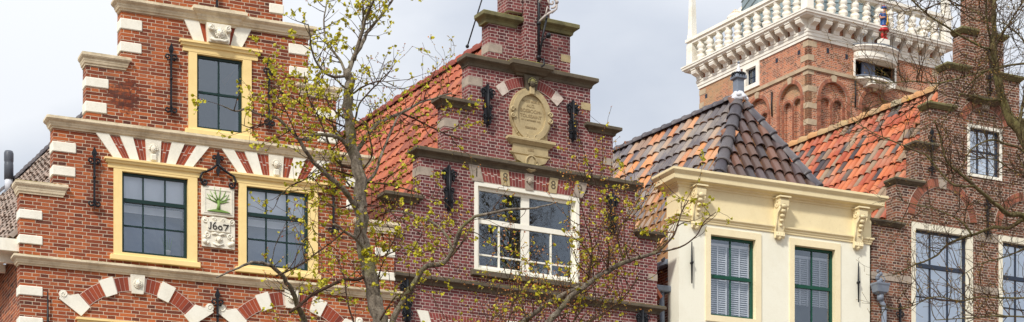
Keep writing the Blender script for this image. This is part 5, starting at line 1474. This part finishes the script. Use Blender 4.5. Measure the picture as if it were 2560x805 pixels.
# --- tree 2 : bare mossy tree on the right
Y2 = 24.0
base2 = PXY(2760, 1850, Y2); base2.z = 0
t2_ = thing('bare_tree', 'bare mossy branched tree at the right edge in front of the brown brick gable', 'tree', (base2.x, base2.y, 0))
def loc2(px, py, dy=0): return PXY(px, py, Y2 + dy) - base2
T2 = Tree(t2_, 17)
T2.limb('trunk', 'bark2', [Vector((0, 0, -.1)), Vector((0, .05, 1.5)), Vector((-.05, 0, 3.5)), loc2(2740, 1050), loc2(2720, 800), loc2(2660, 640), loc2(2615, 480), loc2(2560, 345), loc2(2523, 293), loc2(2498, 213), loc2(2485, 149), loc2(2483, 99), loc2(2485, 0), loc2(2490, -90)], .115, .018, 12)
def L2(pts, r0, r1, dy, tg, loc=loc2):
    n = len(pts)
    P = [loc(x, y, dy[0] + (dy[1] - dy[0]) * i / (n - 1)) for i, (x, y) in enumerate(pts)]
    p, _ = T2.limb('limb', 'bark2' if r0 > .012 else 'twig2', P, r0 * .72, r1 * .8, 7)
    if tg: T2.dress(p, *tg)
TG = (18, (.25, .9), 0, .16, .024)
TGd = (17, (.2, .75), 0, .35, .026)
for a in [
 ([(2523, 300), (2483, 139), (2458, 119), (2399, 89), (2364, 65), (2324, 40), (2279, 0), (2250, -30)], .022, .01, (0, -1), TG),
 ([(2545, 325), (2600, 420)], .03, .03, (0, 0), None),
 ([(2700, 700), (2620, 600), (2560, 541), (2522, 536), (2502, 521), (2471, 495), (2436, 465), (2401, 435), (2366, 400), (2350, 340), (2335, 300)], .055, .01, (0, -1.4), TG),
 ([(2660, 640), (2600, 560), (2560, 548), (2522, 571), (2482, 568), (2440, 585), (2380, 605), (2330, 645), (2280, 665), (2230, 690)], .045, .007, (0, 1.2), TG),
 ([(2430, 588), (2411, 561), (2390, 545), (2371, 536), (2331, 521), (2280, 510), (2240, 495)], .02, .005, (.4, .2), TG),
 ([(2411, 561), (2415, 525), (2425, 500)], .012, .005, (.4, .2), TG),
 ([(2560, 159), (2518, 164), (2478, 174), (2418, 189), (2349, 208), (2279, 203), (2215, 208), (2170, 205)], .02, .005, (0, -1), TG),
 ([(2490, 165), (2448, 189), (2413, 223), (2374, 278), (2350, 320)], .017, .006, (0, .7), TG),
 ([(2505, 250), (2470, 250), (2430, 240), (2400, 235)], .024, .012, (0, -.5), TG),
 ([(2488, 120), (2503, 84), (2528, 50), (2560, 0), (2575, -30)], .018, .01, (0, .6), TG),
 ([(2480, 110), (2468, 60), (2465, 0), (2460, -50)], .018, .01, (0, -.5), TG),
 ([(2545, 330), (2560, 250), (2590, 150), (2620, 40)], .03, .012, (0, .6), TG),
 ([(2485, 60), (2440, 30), (2400, 15), (2350, 10), (2300, 25), (2250, 30)], .014, .005, (0, .8), TG),
 ([(2620, 480), (2560, 380), (2518, 362), (2478, 350), (2430, 372), (2400, 420), (2360, 440)], .026, .006, (0, -.9), TG),
 ([(2436, 465), (2380, 460), (2320, 392), (2300, 382), (2274, 370), (2230, 352), (2180, 330), (2130, 300)], .02, .005, (-1, -1.2), TGd),
 ([(2700, 780), (2620, 740), (2556, 745), (2500, 745), (2451, 742), (2401, 752), (2336, 742), (2275, 767), (2230, 772), (2190, 760)], .02, .005, (-.4, -1.2), TGd),
 ([(2700, 850), (2600, 800), (2500, 790), (2420, 795), (2340, 800)], .02, .006, (-.4, -1.6), TGd),
 ([(2600, 600), (2520, 640), (2450, 660), (2390, 700)], .014, .005, (0, .8), TG),
 ([(2590, 430), (2540, 430), (2490, 400), (2440, 395)], .018, .006, (0, .9), TG),
 ([(2600, 160), (2570, 120), (2540, 80), (2500, 55), (2450, 50)], .014, .006, (0, 1), TG),
 ([(2560, 545), (2590, 480), (2560, 420), (2540, 380)], .02, .008, (0, .3), TG),
 ([(2350, 208), (2310, 250), (2260, 262), (2200, 250), (2160, 262)], .009, .004, (-.7, -.3), TG),
 ([(2300, 5), (2340, -20), (2420, 40), (2470, 60)], .012, .006, (-.7, -.3), TG),
 # the half of the crown outside the picture
 ([(2720, 800), (2800, 600), (2870, 350), (2900, 100)], .08, .02, (0, 1.2), (4, (.4, 1.1), 0, .1, .02)),
 ([(2800, 600), (2950, 480), (3080, 300)], .05, .01, (.4, 2.2), (4, (.4, 1.1), 0, .1, .02)),
 ([(2740, 1000), (2900, 850), (3050, 700), (3200, 620)], .06, .012, (0, -1.5), (4, (.4, 1.1), 0, .1, .02)),
 ([(2850, 450), (2780, 300), (2720, 120), (2700, -50)], .035, .01, (.8, 2.5), (4, (.4, 1.1), 0, .1, .02)),
 ([(2740, 900), (2820, 820), (2960, 560)], .04, .01, (0, 3.5), (4, (.4, 1.1), 0, .1, .02)),
]: L2(*a)
T2.tw.build('twigs', 'twig2', t2_)
T2.bd.build('buds', 'bud2', t2_)
# the next tree of the row, out to the right (it shows only as a reflection in the white window)
t3_ = thing('bare_tree', 'bare tree further along the row, seen only reflected in the white double window', 'tree', (15.4, 27.6, 0), 2.2)
t3_.scale = (1.65, 1.65, 1.65)
for ch_ in list(t2_.children):
    c_ = ch_.copy(); C.objects.link(c_); c_.parent = t3_
print('faces', sum(len(o.data.polygons) for o in bpy.data.objects if o.type == 'MESH'))
